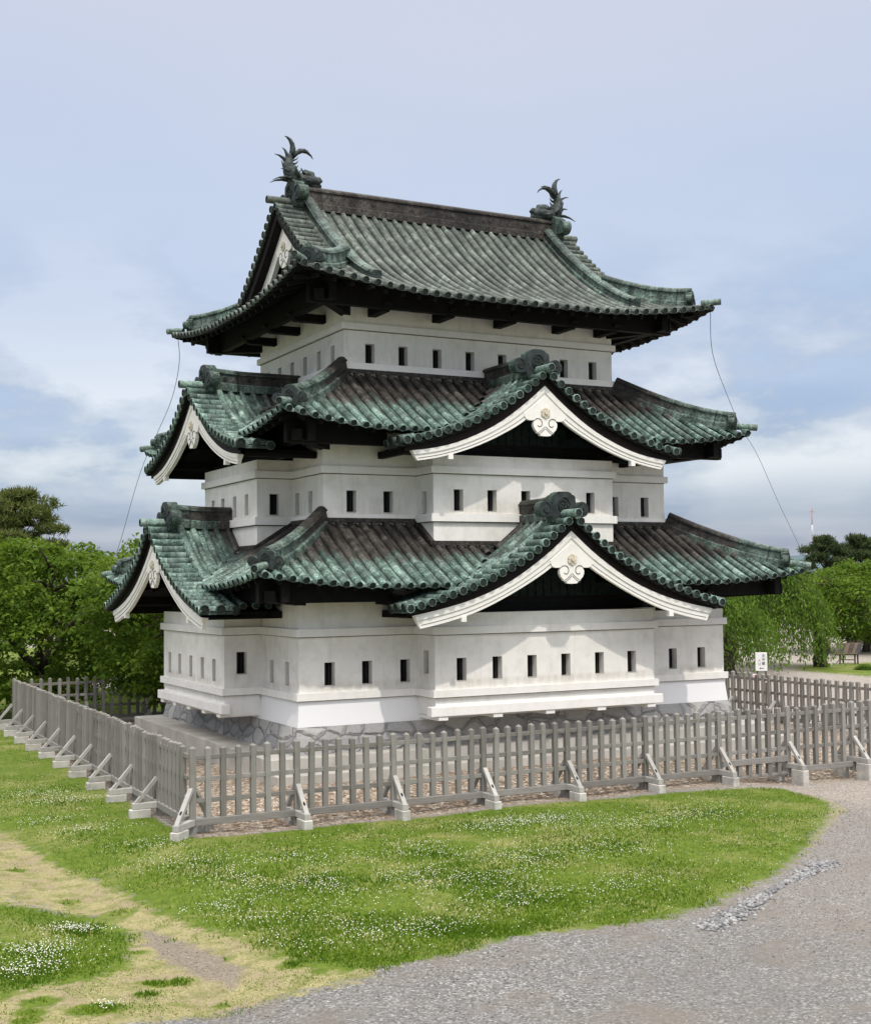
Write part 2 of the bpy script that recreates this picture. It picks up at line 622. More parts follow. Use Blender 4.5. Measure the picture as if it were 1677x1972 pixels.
M = {}
M['plaster'] = mat_plaster()
M['plaster_clean'] = mat_plaster('white_trim_plaster', (0.84, 0.82, 0.775), 0.6)
M['plaster_base'] = mat_plaster('white_base_plaster', (0.82, 0.82, 0.82), 0.12)
M['copper_low'] = mat_copper('copper_tiles')
M['copper_top'] = mat_copper('copper_tiles_mossy', 0.0, [(0.036, 0.043, 0.037), (0.074, 0.092, 0.076), (0.135, 0.163, 0.138), (0.27, 0.315, 0.275)], 0.7)
M['bronze'] = mat_simple('dark_bronze', (0.030, 0.038, 0.037), 0.55, 0.5, 6, 0.3, 30)
M['ridge'] = mat_copper('ridge_copper', 0.0, [(0.024, 0.032, 0.028), (0.060, 0.088, 0.074), (0.15, 0.225, 0.19), (0.34, 0.45, 0.39)], 0.7)
M['disc'] = mat_simple('tile_end_discs', (0.020, 0.028, 0.026), 0.6, 0.45, 14, 0.3, 60)
M['black_wood'] = mat_simple('black_eave_timber', (0.0055, 0.005, 0.0048), 0.75, 0.5, 5, 0.2, 20)
M['red_wood'] = mat_simple('dark_red_verge_board', (0.008, 0.0048, 0.0045), 0.7, 0.5, 5, 0.2, 20)
M['dark'] = mat_simple('window_interior', (0.008, 0.008, 0.009), 0.9, 0.2, 5, 0, 20)
M['bars'] = mat_simple('window_bars', (0.022, 0.020, 0.018), 0.7, 0.3, 12, 0, 20)
M['tymp'] = mat_simple('gable_copper_panel', (0.012, 0.022, 0.020), 0.6, 0.6, 8, 0.3, 20)
M['dirt_shade'] = mat_simple('dirt_and_painted_shade', (0.16, 0.145, 0.12), 0.9, 0.3, 10, 0, 20)  # dark colour stands for dirt and for shade in carving and under bands
M['rosette'] = mat_simple('worn_gilt_rosette', (0.60, 0.54, 0.42), 0.6, 0.35, 30, 0.3, 60)
M['stone'] = mat_stone()
M['concrete'] = mat_simple('concrete', (0.42, 0.40, 0.36), 0.9, 0.22, 1.8, 0.25, 40)
M['concrete_foot'] = mat_simple('concrete_blocks', (0.45, 0.435, 0.40), 0.9, 0.3, 4, 0.35, 50)
M['wood'] = mat_wood('weathered_grey_wood')
M['wood_h'] = mat_wood('weathered_grey_rail', vertical=False)
M['wood_pale'] = mat_wood('bleached_brace_wood', (0.28, 0.27, 0.25), (0.48, 0.465, 0.435))
M['bark'] = mat_simple('bark', (0.055, 0.045, 0.036), 0.95, 0.45, 5, 0.8, 14, (1, 1, 0.3))
M['steel'] = mat_simple('galvanised_cable', (0.16, 0.18, 0.21), 0.5, 0.1, 5, 0, 20)
M['stones'] = mat_simple('crushed_stone', (0.40, 0.41, 0.43), 0.9, 0.3, 9, 0.5, 40)

# ------------------------------------------------------------------ terrain
def smooth(a, b, x):
    t = np.clip((x - a) / (b - a), 0, 1)
    return t * t * (3 - 2 * t)


def ground_z(x, y):
    x = np.asarray(x, float)
    y = np.asarray(y, float)
    z = np.full(np.broadcast(x, y).shape, 1.0)
    z = z - 0.20 * smooth(8.4, 10.6, x) * (1 - smooth(22, 32, x)) * (1 - smooth(-2.4, 1.5, y))
    inside = smooth(-2.9, -1.3, x) * smooth(-3.4, -1.6, y) * (1 - smooth(13.5, 16.5, x)) * (1 - smooth(12.5, 15.5, y))
    z = z + 0.30 * inside
    # worn path lies a little lower than the turf beside it
    z = z - 0.10 * np.exp(-((x + 6.1 + 0.05 * (y + 8)) / 0.7) ** 2) * (1 - smooth(0, 8, y))
    z = z + 0.03 * np.sin(x * 1.3 + 0.7 * y) * np.sin(y * 0.9 - 0.4 * x) * (1 - smooth(20, 40, np.abs(y)))
    return z


def gz(x, y):
    return float(ground_z(x, y))


def poly_sd(px, py, poly):
    """signed distance (positive inside) of points to a polygon"""
    poly = np.asarray(poly, float)
    d = np.full(px.shape, 1e9)
    ins = np.zeros(px.shape, bool)
    for i in range(len(poly)):
        a = poly[i]
        b = poly[(i + 1) % len(poly)]
        ab = b - a
        t = np.clip(((px - a[0]) * ab[0] + (py - a[1]) * ab[1]) / max(ab @ ab, 1e-9), 0, 1)
        d = np.minimum(d, np.hypot(px - a[0] - t * ab[0], py - a[1] - t * ab[1]))
        c = ((a[1] > py) != (b[1] > py))
        with np.errstate(divide='ignore', invalid='ignore'):
            xx = (b[0] - a[0]) * (py - a[1]) / (b[1] - a[1] if b[1] != a[1] else 1e-9) + a[0]
        ins ^= c & (px < xx)
    return np.where(ins, d, -d)


LAWN = [(9.6, -4.35), (9.3, -5.5), (8.6, -6.9), (7.2, -8.2), (4.95, -9.95), (2.95, -11.35), (1.6, -11.95), (0.5, -12.2), (-0.8, -12.3), (-1.9, -12.2),
        (-2.7, -12.4), (-3.75, -12.5), (-4.6, -12.4), (-4.8, -11.6), (-4.9, -11.0), (-5.1, -10.1), (-5.35, -9.0), (-5.5, -7.8), (-5.65, -6.6),
        (-5.9, -4.8), (-6.1, -2.7), (-6.3, -0.7), (-6.9, 4), (-9, 14), (-14, 30), (-3.6, 30), (-3.3, 17), (-3.5, -3.7), (0, -3.85), (5, -4.0), (8, -4.25)]
LAWN2 = [(-7.2, -7.0), (-6.4, -7.8), (-5.95, -7.9), (-6.0, -9.3), (-6.35, -10.6), (-6.9, -11.2), (-7.6, -11.2), (-8.2, -11.6), (-14, -11.5), (-14, -6.5)]
DRY3 = [(-6.9, -7.4), (-6.9, -5), (-6.4, 0), (-7.6, 3.5), (-14, 3.5), (-14, -7)]
DRY = [(-6.25, -0.6), (-5.9, -4.8), (-5.55, -7.6), (-5.1, -9.9), (-4.7, -11.2), (-3.8, -12.2), (-4.3, -12.9), (-5.6, -12.9), (-7.4, -13.2), (-9.5, -13.4), (-14, -12.5), (-14, -11.0),
       (-8.2, -11.3), (-7.0, -11.0), (-6.3, -10.5), (-5.9, -9.3), (-6.0, -7.9), (-6.9, -6.9), (-7.1, -5), (-6.9, -2), (-6.5, 0)]
DRY2 = [(9.3, -4.2), (9.9, -5.4), (8.7, -7.6), (5.3, -10.2), (2.4, -12.0), (1.5, -12.2), (4.9, -9.6), (8.2, -6.9), (8.9, -5.2)]
DIRT = [(-5.8, -8.9), (-5.55, -9.6), (-5.4, -10.6), (-5.2, -11.6), (-5.6, -12.2), (-5.85, -11.5), (-6.0, -10.6), (-6.0, -9.8)]
FARGRASS = [(29, 6), (33.7, 16.5), (34.2, 20), (34.5, 23.5), (38.5, 25.5), (43, 27), (46, 28.2), (54, 27), (48, 12), (38, 0)]
PATCH = [(2.66, -5.69, 1.3), (1.6, -5.5, .8), (-4.95, 2.76, 1.0), (-4.6, 1.4, .9), (-4.84, -2.1, .7), (-4.1, -5.7, .8), (-3.8, -7.5, .9), (-4.6, -8.8, .6), (-4.2, -9.7, .9),
         (-2.9, -8.4, 1.1), (-1.9, -8.6, 1.1), (-0.9, -9.2, 1.1), (-0.9, -10.7, 1.0), (-7.3, -9.9, .7), (-6.6, -8.8, .45), (-7.6, -10.5, .55), (-4.4, -11.2, .7), (-3.4, -11.0, .9), (3.98, -6.8, 1.0),
         (2.2, -8.4, .9), (5.6, -6.4, 1.0), (0.6, -8.2, 1.2), (-2.4, -11.4, .8), (0.8, -10.6, .8), (-4.4, -4.2, .6), (-2.6, -6.4, .9), (-0.4, -6.9, .9), (-5.3, -0.6, .5)]
TUFT = [(-6.29, -11.5, .16), (-6.03, -11.53, .14), (-5.84, -12.58, .10), (-7.64, -11.75, .2), (-7.8, -12.11, .16), (-7.13, -12.29, .26), (-5.72, -9.92, .10), (-5.85, -8.0, .22), (-6.5, -11.9, .12),
        (-5.35, -11.2, .10), (-4.75, -11.9, .16), (-6.15, -9.0, .12), (-6.3, -7.0, .16), (-6.1, -10.1, .10), (-7.9, -12.4, .15), (-6.6, -4.4, .15)]


def masks(x, y):
    """grass, dry, dirt, chips, tan weights (0..1) for ground points"""
    g = np.maximum(poly_sd(x, y, LAWN), poly_sd(x, y, LAWN2))
    grass = np.clip(0.5 + g * 1.1, 0, 1)
    for cx, cy, r in TUFT:
        grass = np.maximum(grass, np.clip(0.5 + (r - np.hypot((x - cx) * 0.8, y - cy)) * 3.0, 0, 1))
    # far green beyond the back fence, mown grass by the road on the right
    fg = np.minimum(np.minimum(y - 17.4, 33 - y), 20 - x)
    fg2 = np.minimum(np.minimum(y - 39, 66 - y), 24 - x)
    grass = np.maximum(grass, np.clip(0.5 + fg, 0, 1))
    grass = np.maximum(grass, np.clip(0.5 + fg2, 0, 1))
    grass = np.maximum(grass, np.clip(0.5 + poly_sd(x, y, FARGRASS), 0, 1))
    grass = np.maximum(grass, smooth(92, 104, np.hypot(x - 6, y - 5)) * 0.9)
    dry = np.clip(0.5 + np.maximum((poly_sd(x, y, DRY) + 0.18) * 0.9, poly_sd(x, y, DRY2) * 1.1 - 0.38), 0, 1)
    dry = np.maximum(dry, np.clip(0.5 + poly_sd(x, y, DRY3) * 0.5, 0, 0.62))
    dry = dry * np.where(y < -12.2, np.clip(1.0 - (-12.2 - y) * 0.55, 0.25, 1), 1)
    dirt = np.clip(0.42 + poly_sd(x, y, DIRT) * 1.7, 0, 0.95)
    ins = np.minimum(np.minimum(x + 3.35, y + 3.80), np.minimum(17.7 - x, 16.9 - y))
    chips = np.clip(0.5 + ins * 2.5, 0, 1)
    grass = grass * (1 - chips)
    dry = dry * (1 - chips)
    tan = np.clip(smooth(-11, -5.5, y + 0.35 * (x - 9)) * smooth(5.5, 9.5, x), 0, 1)
    tan = np.maximum(tan, 0.30 * smooth(-2.5, 4.5, x + 0.3 * (y + 12)))
    tan = np.maximum(tan, smooth(17.5, 19, x))
    tan = np.maximum(tan, smooth(16.8, 18.5, y)) * 0.95
    return grass, dry, dirt, chips, tan


def axis(lo, hi, step, far):
    a = list(np.arange(lo, hi, step))
    s = step
    x = hi
    r = []
    while x < far:
        r.append(x)
        s *= 1.22
        x += s
    r.append(far)
    s = step
    x = lo - step
    l_ = []
    while x > -far:
        l_.append(x)
        s *= 1.22
        x -= s
    l_.append(-far)
    return np.array(l_[::-1] + a + r)


def build_ground():
    xs = axis(-9.5, 12.0, 0.085, 9000)
    ys = axis(-14.5, -3.0, 0.085, 9000)
    X, Y = np.meshgrid(xs, ys)
    Z = ground_z(X, Y)
    V = np.stack([X, Y, Z], -1).reshape(-1, 3)
    nx, ny = len(xs), len(ys)
    i = np.arange(nx - 1)[None, :] + np.arange(ny - 1)[:, None] * nx
    F = np.stack([i, i + 1, i + 1 + nx, i + nx], -1).reshape(-1, 4)
    g, d, e, c, t = masks(V[:, 0], V[:, 1])
    o = fast_mesh('ground', V, F, mat_ground(), {'ga': np.stack([g, d, e], -1), 'gb': np.stack([c, t, 0 * t], -1)}, smooth=True)
    o['kind'] = 'structure'
    o['label'] = 'lawn, worn path, grey gravel road and brown pebbles around the keep'


build_ground()

# ------------------------------------------------------------------ castle keep
XC, YC = 5.9, 4.9
castle = thing('castle_keep', 'white three storey castle keep with green copper tiled roofs', 'castle', (XC, YC, 1.8))


def rect_poly(x0, x1, y0, y1, front=None, left=None):
    P = [(x0, y0)]
    if front:
        a, b, yb = front
        P += [(a, y0), (a, yb), (b, yb), (b, y0)]
    P += [(x1, y0), (x1, y1), (x0, y1)]
    if left:
        a, b, xb = left
        P += [(x0, b), (xb, b), (xb, a), (x0, a)]
    return P


def offset_poly(P, d):
    n = len(P)
    out = []
    for i in range(n):
        a, b, c = P[i - 1], P[i], P[(i + 1) % n]
        d1 = (b[0] - a[0], b[1] - a[1])
        d2 = (c[0] - b[0], c[1] - b[1])
        n1 = (math.copysign(1, d1[1]) if abs(d1[1]) > 1e-6 else 0, -math.copysign(1, d1[0]) if abs(d1[0]) > 1e-6 else 0)
        n2 = (math.copysign(1, d2[1]) if abs(d2[1]) > 1e-6 else 0, -math.copysign(1, d2[0]) if abs(d2[0]) > 1e-6 else 0)
        out.append((b[0] + d * (n1[0] + n2[0]), b[1] + d * (n1[1] + n2[1])))
    return out


WH, WW, WD = 0.52, 0.25, 0.20


def wall_mesh(P, z0, z1, wins, zbay=None, bays=()):
    """walls along polygon P with square openings; wins: {edge index: [(distance along edge, z)]}"""
    mb = MB()
    n = len(P)
    for i in range(n):
        a = Vector((*P[i], 0))
        b = Vector((*P[(i + 1) % n], 0))
        L = (b - a).length
        d = (b - a) / L
        W = wins.get(i, [])
        zt = zbay if i in bays else z1
        us = sorted({0.0, L} | {u + s * WW / 2 for u, z in W for s in (-1, 1)})
        zs = sorted({z0, z0 + 0.45, zt} | {z + s * WH / 2 for u, z in W for s in (-1, 1)} | {z - WH / 2 - e for u, z in W for e in (0.16, 0.40)})

        def stain(u, z):
            v = 0.22 * max(0.0, 1 - (z - z0) / 0.45)
            for uu, zz in W:
                b = zz - WH / 2
                if abs(u - uu) <= WW / 2 + 1e-4 and b - 0.41 < z <= b + 1e-4:
                    v = max(v, 1 - (b - z) / 0.41)
            return v
        for k in range(len(us) - 1):
            for j in range(len(zs) - 1):
                um, zm = (us[k] + us[k + 1]) / 2, (zs[j] + zs[j + 1]) / 2
                if any(abs(um - u) < WW / 2 and abs(zm - z) < WH / 2 for u, z in W):
                    continue
                q = [a + d * us[k], a + d * us[k + 1], a + d * us[k + 1], a + d * us[k]]
                mb.add([(q[0].x, q[0].y, zs[j]), (q[1].x, q[1].y, zs[j]), (q[2].x, q[2].y, zs[j + 1]), (q[3].x, q[3].y, zs[j + 1])], [(0, 1, 2, 3)], 0, False,
                       [(stain(us[k], zs[j]), 0, 0), (stain(us[k + 1], zs[j]), 0, 0), (stain(us[k + 1], zs[j + 1]), 0, 0), (stain(us[k], zs[j + 1]), 0, 0)])
    return mb


def window(P, i, u, z, parent):
    a = Vector((*P[i], 0))
    b = Vector((*P[(i + 1) % len(P)], 0))
    d = (b - a).normalized()
    nrm = Vector((d.y, -d.x, 0))
    o = a + d * u + Vector((0, 0, z))

    def q(x, y, w):
        return o + d * x - nrm * y + Vector((0, 0, w))
    hw, hh, dp = WW / 2, WH / 2, WD
    mb = MB()
    f = [q(-hw, 0, -hh), q(hw, 0, -hh), q(hw, 0, hh), q(-hw, 0, hh)]
    k = [q(-hw, dp, -hh), q(hw, dp, -hh), q(hw, dp, hh), q(-hw, dp, hh)]
    mb.add(f + k, [(0, 1, 5, 4), (1, 2, 6, 5), (2, 3, 7, 6), (3, 0, 4, 7)], 0)
    mb.add(k, [(0, 1, 2, 3)], 1)
    for x in (-0.04, 0.045):
        c = q(x, dp - 0.03, 0)
        rot = Matrix((d, -nrm, (0, 0, 1))).transposed()
        mb.box(c, (0.028, 0.028, WH - 0.004), 2, rot)
    # worn sill lip
    c = q(0, 0.05, -hh + 0.012)
    rot = Matrix((d, -nrm, (0, 0, 1))).transposed()
    mb.box(c, (WW - 0.01, 0.09, 0.02), 3, rot)
    return mb.build('window', [M['plaster'], M['dark'], M['bars'], M['concrete']], parent)


def band(P, off, z0, z1, mb, mat=0):
    Q = offset_poly(P, off)
    mb.prism(Q, lambda x, y: (x, y, z0), lambda x, y: (x, y, z1), mat)


P1 = rect_poly(0.06, 11.74, 0.06, 9.74, (2.915, 8.87, -0.83), (2.41, 7.35, -0.84))
P2 = rect_poly(1.08, 10.72, 1.08, 8.72, (3.455, 8.47, 0.21), (2.95, 6.975, 0.16))
P3 = rect_poly(2.025, 9.775, 1.99, 7.81)


def edge_at(P, ax, val, pos):
    """edge index and distance for a window at coordinate pos on the wall ax=val"""
    for i in range(len(P)):
        a, b = P[i], P[(i + 1) % len(P)]
        if abs(a[ax] - val) < 1e-3 and abs(b[ax] - val) < 1e-3:
            o = 1 - ax
            lo, hi = min(a[o], b[o]), max(a[o], b[o])
            if lo < pos < hi:
                return i, abs(pos - a[o])
    return None


def storey(P, z0, z1, wl, label, zbay=None):
    wins = {}
    for ax, val, lst, z in wl:
        for p in lst:
            e = edge_at(P, ax, val, p)
            wins.setdefault(e[0], []).append((e[1], z))
    bays = [i for i in range(len(P)) if zbay and len(P) > 4 and (i in (1, 2, 3) or i in (len(P) - 4, len(P) - 3, len(P) - 2))]
    mw = wall_mesh(P, z0, z1, wins, zbay, bays)
    if zbay:      # ledge on top of each bay, under the gable
        for i in (1, len(P) - 4):
            a, b, c, d_ = [P[(i + q) % len(P)] for q in range(4)]
            mw.add([(*a, zbay), (*b, zbay), (*c, zbay), (*d_, zbay)], [(0, 1, 2, 3)])
    w = mw.build('storey_wall', [M['plaster']], castle, label)
    for i, L in wins.items():
        for u, z in L:
            window(P, i, u, z, w)
    return w


w1 = storey(P1, 2.90, 5.35, [(1, 0.06, [.78, 1.68, 2.62, 10.12, 11.02], 3.49), (1, -0.83, [3.58, 4.50, 5.42, 6.34, 7.28, 8.21], 3.53),
                            (0, -0.84, [3.16, 4.05, 4.98, 5.93, 6.80], 3.48), (0, 0.06, [0.78, 1.74, 8.0, 8.95], 3.49), (1, 2.41, [-.42], 3.66), (0, 2.915, [-.40], 3.70),
                            (0, 11.74, [1.7, 3.4, 5.1, 6.8, 8.3], 3.5), (1, 9.74, [1.7, 3.4, 5.1, 6.8, 8.5, 10.2], 3.5)], 'ground storey wall with two overhanging bays', 4.79)
w2 = storey(P2, 5.9, 9.0, [(1, 1.08, [1.78, 2.72, 9.14, 10.09], 7.36), (1, 0.21, [4.12, 5.02, 5.95, 6.88, 7.81], 7.38),
                          (0, 0.16, [3.70, 4.58, 5.5, 6.3], 7.40), (0, 1.08, [1.88, 2.70, 7.6], 7.38), (1, 2.95, [.60], 7.37), (0, 3.455, [.68], 7.34),
                          (0, 10.72, [2.4, 4.0, 5.6, 7.2], 7.4), (1, 8.72, [2.6, 4.4, 6.2, 8.0, 9.6], 7.4)], 'middle storey wall with two bays', 8.44)
w3 = storey(P3, 9.9, 12.72, [(1, 1.99, [2.70, 3.59, 4.53, 5.46, 6.40, 7.33, 8.26, 9.16], 10.99), (0, 2.025, [2.70, 3.58, 4.50, 5.40, 6.32, 7.2], 11.01),
                           (0, 9.775, [2.9, 4.3, 5.7, 7.0], 11.0), (1, 7.81, [3.2, 4.8, 6.4, 8.0, 9.1], 11.0)], 'top storey wall below the main roof')

for w, P, bands in ((w1, P1, ((4.32, 4.49), (2.94, 3.10))), (w2, P2, ((8.005, 8.17), (6.885, 7.07))), (w3, P3, ((11.565, 11.72), (10.55, 10.76)))):
    for z0, z1 in bands:
        mb = MB()
        band(P, 0.080, z0, z1, mb)
        band(P, 0.012, z0 - 0.020, z0 - 0.001, mb, 1)  # dark strip: drip-edge dirt plus the band's shadow line painted in
        mb.build('plaster_band', [M['plaster_clean'], M['dirt_shade']], w, None, 0.008)

# flared plaster foot of the ground storey (only under the main walls)
mb = MB()
A = [(0.055, 0.055), (11.745, 0.055), (11.745, 9.745), (0.055, 9.745)]


def ring(off_t, off_b, zt, zb, mat=0):
    T = [(p[0], p[1], zt) for p in offset_poly(A, off_t)]
    B = [(p[0], p[1], zb) for p in offset_poly(A, off_b)]
    mb.add(T + B, [(i, (i + 1) % 4, 4 + (i + 1) % 4, 4 + i) for i in range(4)] + [(0, 1, 2, 3), (4, 5, 6, 7)], mat)


ring(0.0, 0.055, 2.93, 2.375)
mb.build('flared_base', [M['plaster_base']], w1)
# stone footing
mb = MB()
ring(0.07, 0.20, 2.372, 1.74)
mb.build('stone_base', [M['stone']], castle, 'low base of fitted grey stones')

# undersides of the ground-storey bays: lower wall, beam and joists
for kind in ('front', 'left'):
    if kind == 'front':
        fn = lambda d, q, z: (d, q, z)
        lo, hi, pl, inn = 2.915, 8.87, -0.83, 0.06
        joists = [3.06, 4.45, 5.84, 7.26, 8.70]
    else:
        fn = lambda d, q, z: (q, d, z)
        lo, hi, pl, inn = 2.41, 7.35, -0.84, 0.06
        joists = [2.56, 3.68, 4.88, 6.08, 7.18]

    def bx(mb, d0, d1, q0, q1, z0, z1):
        mb.box2(fn(d0, q0, z0), fn(d1, q1, z1))
    mb = MB()
    bx(mb, lo + 0.01, hi - 0.01, pl + 0.012, inn - 0.02, 2.53 if kind == 'front' else 2.46, 2.915)
    mb.build('bay_apron', [M['plaster_clean']], w1, None, 0.006)
    mb = MB()
    bx(mb, lo - 0.16, hi + 0.16, pl - 0.125, pl + 0.09, 2.525, 2.742)
    mb.build('bay_beam', [M['plaster_clean']], w1, None, 0.012)
    for j in joists:
        mb = MB()
        bx(mb, j - 0.12, j + 0.12, pl - 0.10, inn - 0.01, 2.435, 2.522)
        mb.build('joist', [M['plaster_clean']], w1, None, 0.008)

# ------------------------------------------------------------------ roofs
SP = 0.297
RR = 0.073


def half_rib(mb, pts, normals, side, r, tiles, disc=True, mat=0, dmat=1, seg=6):
    """half-round tile row along pts"""
    V, T = [], []
    side = Vector(side).normalized()
    for p, n, t in zip(pts, normals, tiles):
        for k in range(seg + 1):
            a = math.pi * k / seg
            V.append(Vector(p) + side * (math.cos(a) * r) + n * (math.sin(a) * r * 1.05))
            T.append(t)
    m = seg + 1
    F = [(i * m + k, i * m + k + 1, (i + 1) * m + k + 1, (i + 1) * m + k) for i in range(len(pts) - 1) for k in range(seg)]
    mb.add(V, F, mat, True, T)
    if disc:
        d = (Vector(pts[0]) - Vector(pts[1])).normalized()
        end_disc(mb, Vector(pts[0]) + normals[0] * 0.005, d, side, normals[0], r * 1.12, dmat, mat, tiles[0])


def end_disc(mb, c, d, side, up_, r, dmat, rmat, tile):
    n = 10
    ring_ = lambda rad, off: [c + d * off + side * (math.cos(2 * math.pi * k / n) * rad) + up_ * (math.sin(2 * math.pi * k / n) * rad) for k in range(n)]
    o0, o1, i1, i0 = ring_(r, -0.05), ring_(r, 0.02), ring_(r * 0.86, 0.02), ring_(r * 0.86, 0.0)
    V = o0 + o1 + i1 + i0
    F = []
    for L in range(2):
        F += [(L * n + k, L * n + (k + 1) % n, (L + 1) * n + (k + 1) % n, (L + 1) * n + k) for k in range(n)]
    mb.add(V, F, rmat, True, [tile] * len(V))
    mb.add(i0 + [c + d * 0.006], [(k, (k + 1) % n, n) for k in range(n)] , dmat, False)
    mb.add(i1 + i0, [(k, (k + 1) % n, n + (k + 1) % n, n + k) for k in range(n)], dmat, False)


class Interp:
    def __init__(self, pts, z0=0.0):
        self.x = np.array([p[0] for p in pts], float)
        self.y = np.array([p[1] for p in pts], float) + z0
        # monotone-ish cubic through finite differences
        h = np.diff(self.x)
        s = np.diff(self.y) / h
        m = np.empty(len(self.x))
        m[0], m[-1] = s[0], s[-1]
        m[1:-1] = (s[:-1] * h[1:] + s[1:] * h[:-1]) / (h[1:] + h[:-1])
        self.m_ = m

    def __call__(self, q):
        q = abs(q)
        i = int(np.clip(np.searchsorted(self.x, q) - 1, 0, len(self.x) - 2))
        h = self.x[i + 1] - self.x[i]
        t = (q - self.x[i]) / h
        if t > 1:
            return float(self.y[-1] + self.m_[-1] * (q - self.x[-1]))
        a, b, c, d = self.y[i], self.y[i + 1], self.m_[i] * h, self.m_[i + 1] * h
        return float((2 * t ** 3 - 3 * t ** 2 + 1) * a + (t ** 3 - 2 * t ** 2 + t) * c + (-2 * t ** 3 + 3 * t ** 2) * b + (t ** 3 - t ** 2) * d)


class HipRoof:
    """tiled skirt roof around a storey (or the lower part of the main roof)"""

    def __init__(s, x0, x1, y0, y1, run, prof, du, L, brown):
        s.x0, s.x1, s.y0, s.y1, s.run, s.prof, s.du, s.L, s.brown = x0, x1, y0, y1, run, prof, du, L, brown

    def z(s, a, b, a0, a1):
        c = max(0.0, min(a - a0, a1 - a))
        upl = s.du * max(0.0, 1 - c / s.L) ** 1.7 * max(0.0, 1 - b / 2.6) ** 1.3
        return s.prof(b) + upl

    def side(s, k):
        if k == 'front':
            return s.x0, s.x1, lambda a, b: (a, s.y0 + b), Vector((1, 0, 0)), Vector((0, 1, 0))
        if k == 'back':
            return s.x0, s.x1, lambda a, b: (a, s.y1 - b), Vector((1, 0, 0)), Vector((0, -1, 0))
        if k == 'left':
            return s.y0, s.y1, lambda a, b: (s.x0 + b, a), Vector((0, 1, 0)), Vector((1, 0, 0))
        return s.y0, s.y1, lambda a, b: (s.x1 - b, a), Vector((0, 1, 0)), Vector((-1, 0, 0))

    def pt(s, k, a, b, dz=0.0):
        a0, a1, xy, _, _ = s.side(k)
        x, y = xy(a, b)
        return Vector((x, y, s.z(a, b, a0, a1) + dz))

    def normal(s, k, a, b):
        a0, a1, _, _, inn = s.side(k)
        e = 0.02
        dz = (s.z(a, b + e, a0, a1) - s.z(a, b - e, a0, a1)) / (2 * e)
        return (Vector((0, 0, 1)) - inn * dz).normalized()

    def tiles(s, mb, k, bmax, cut, mat=0, dmat=1):
        """bmax(a) = how far up the slope runs; cut(x,y,z) True where a gable roof covers it"""
        a0, a1, xy, sd, inn = s.side(k)
        n = int(round((a1 - a0) / SP))
        sp = (a1 - a0) / n
        # sheets between the rows (sagging pans)
        NB = 14
        sub = 4
        for i in range(n):
            for j in range(sub):
                al, ar = a0 + (i + j / sub) * sp, a0 + (i + (j + 1) / sub) * sp
                b1, b2 = bmax(al), bmax(ar)
                if max(b1, b2) <= 0.03:
                    continue
                sag = [-0.04 * math.sin(math.pi * f) for f in (j / sub, (j + 1) / sub)]
                V, T = [], []
                for q in range(NB + 1):
                    for aa, bb, sg in ((al, b1, sag[0]), (ar, b2, sag[1])):
                        b = bb * q / NB
                        V.append(s.pt(k, aa, b, sg))
                        T.append((aa + (0.0 if k in ('front', 'back') else 40.0), b * 1.15, s.brown(b, aa, k)))
                F = []
                for q in range(NB):
                    c = sum((Vector(V[q * 2 + w]) for w in range(4)), Vector()) / 4
                    if not cut(c.x, c.y, c.z + 0.16, k):
                        F.append((q * 2, q * 2 + 1, q * 2 + 3, q * 2 + 2))
                mb.add(V, F, mat, True, T)
                # front lip of the pan
                p, q_ = V[0], V[1]
                if not cut(p.x, p.y, p.z + 0.06, k):
                    dn = Vector((0, 0, -0.045)) - inn * 0.01
                    mb.add([p, q_, q_ + dn, p + dn], [(0, 1, 2, 3)], mat, False, [T[0], T[1], T[1], T[0]])
        # boarding right under the tiles
        NU, NV = 40, 12
        top = max(bmax(a0 + (a1 - a0) * q / 60) for q in range(61))
        prev = None
        for q in range(NV + 1):
            b = top * q / NV
            ins = min(b, (a1 - a0) / 2 - 0.01, s.run)
            row = [s.pt(k, a0 + ins + (a1 - a0 - 2 * ins) * i / NU, b, -0.062) for i in range(NU + 1)]
            if prev:
                for i in range(NU):
                    c = (row[i] + prev[i + 1]) / 2
                    ac = c.x if k in ('front', 'back') else c.y
                    if not cut(c.x, c.y, c.z + 0.30, k) and bmax(ac) > b - 0.25:
                        mb.add([prev[i], prev[i + 1], row[i + 1], row[i]], [(0, 1, 2, 3)], dmat)
            prev = row
        # rows
        for i in range(n):
            a = a0 + (i + 0.5) * sp
            bm = bmax(a)
            if bm < 0.12:
                continue
            N = max(3, int(bm / 0.16))
            run_p, run_n, run_t = [], [], []
            segs = []
            for q in range(N + 1):
                b = bm * q / N - (0.03 if q == 0 else 0)
                p = s.pt(k, a, b)
                if cut(p.x, p.y, p.z, k):
                    if len(run_p) > 1:
                        segs.append((run_p, run_n, run_t))
                    run_p, run_n, run_t = [], [], []
                    continue
                run_p.append(p)
                run_n.append(s.normal(k, a, b))
                run_t.append((a + (0.0 if k in ('front', 'back') else 40.0), b * 1.15, s.brown(b, a, k)))
            if len(run_p) > 1:
                segs.append((run_p, run_n, run_t))
            for gi, (P, Nn, T) in enumerate(segs):
                half_rib(mb, P, Nn, sd, RR, T, True, mat, dmat)

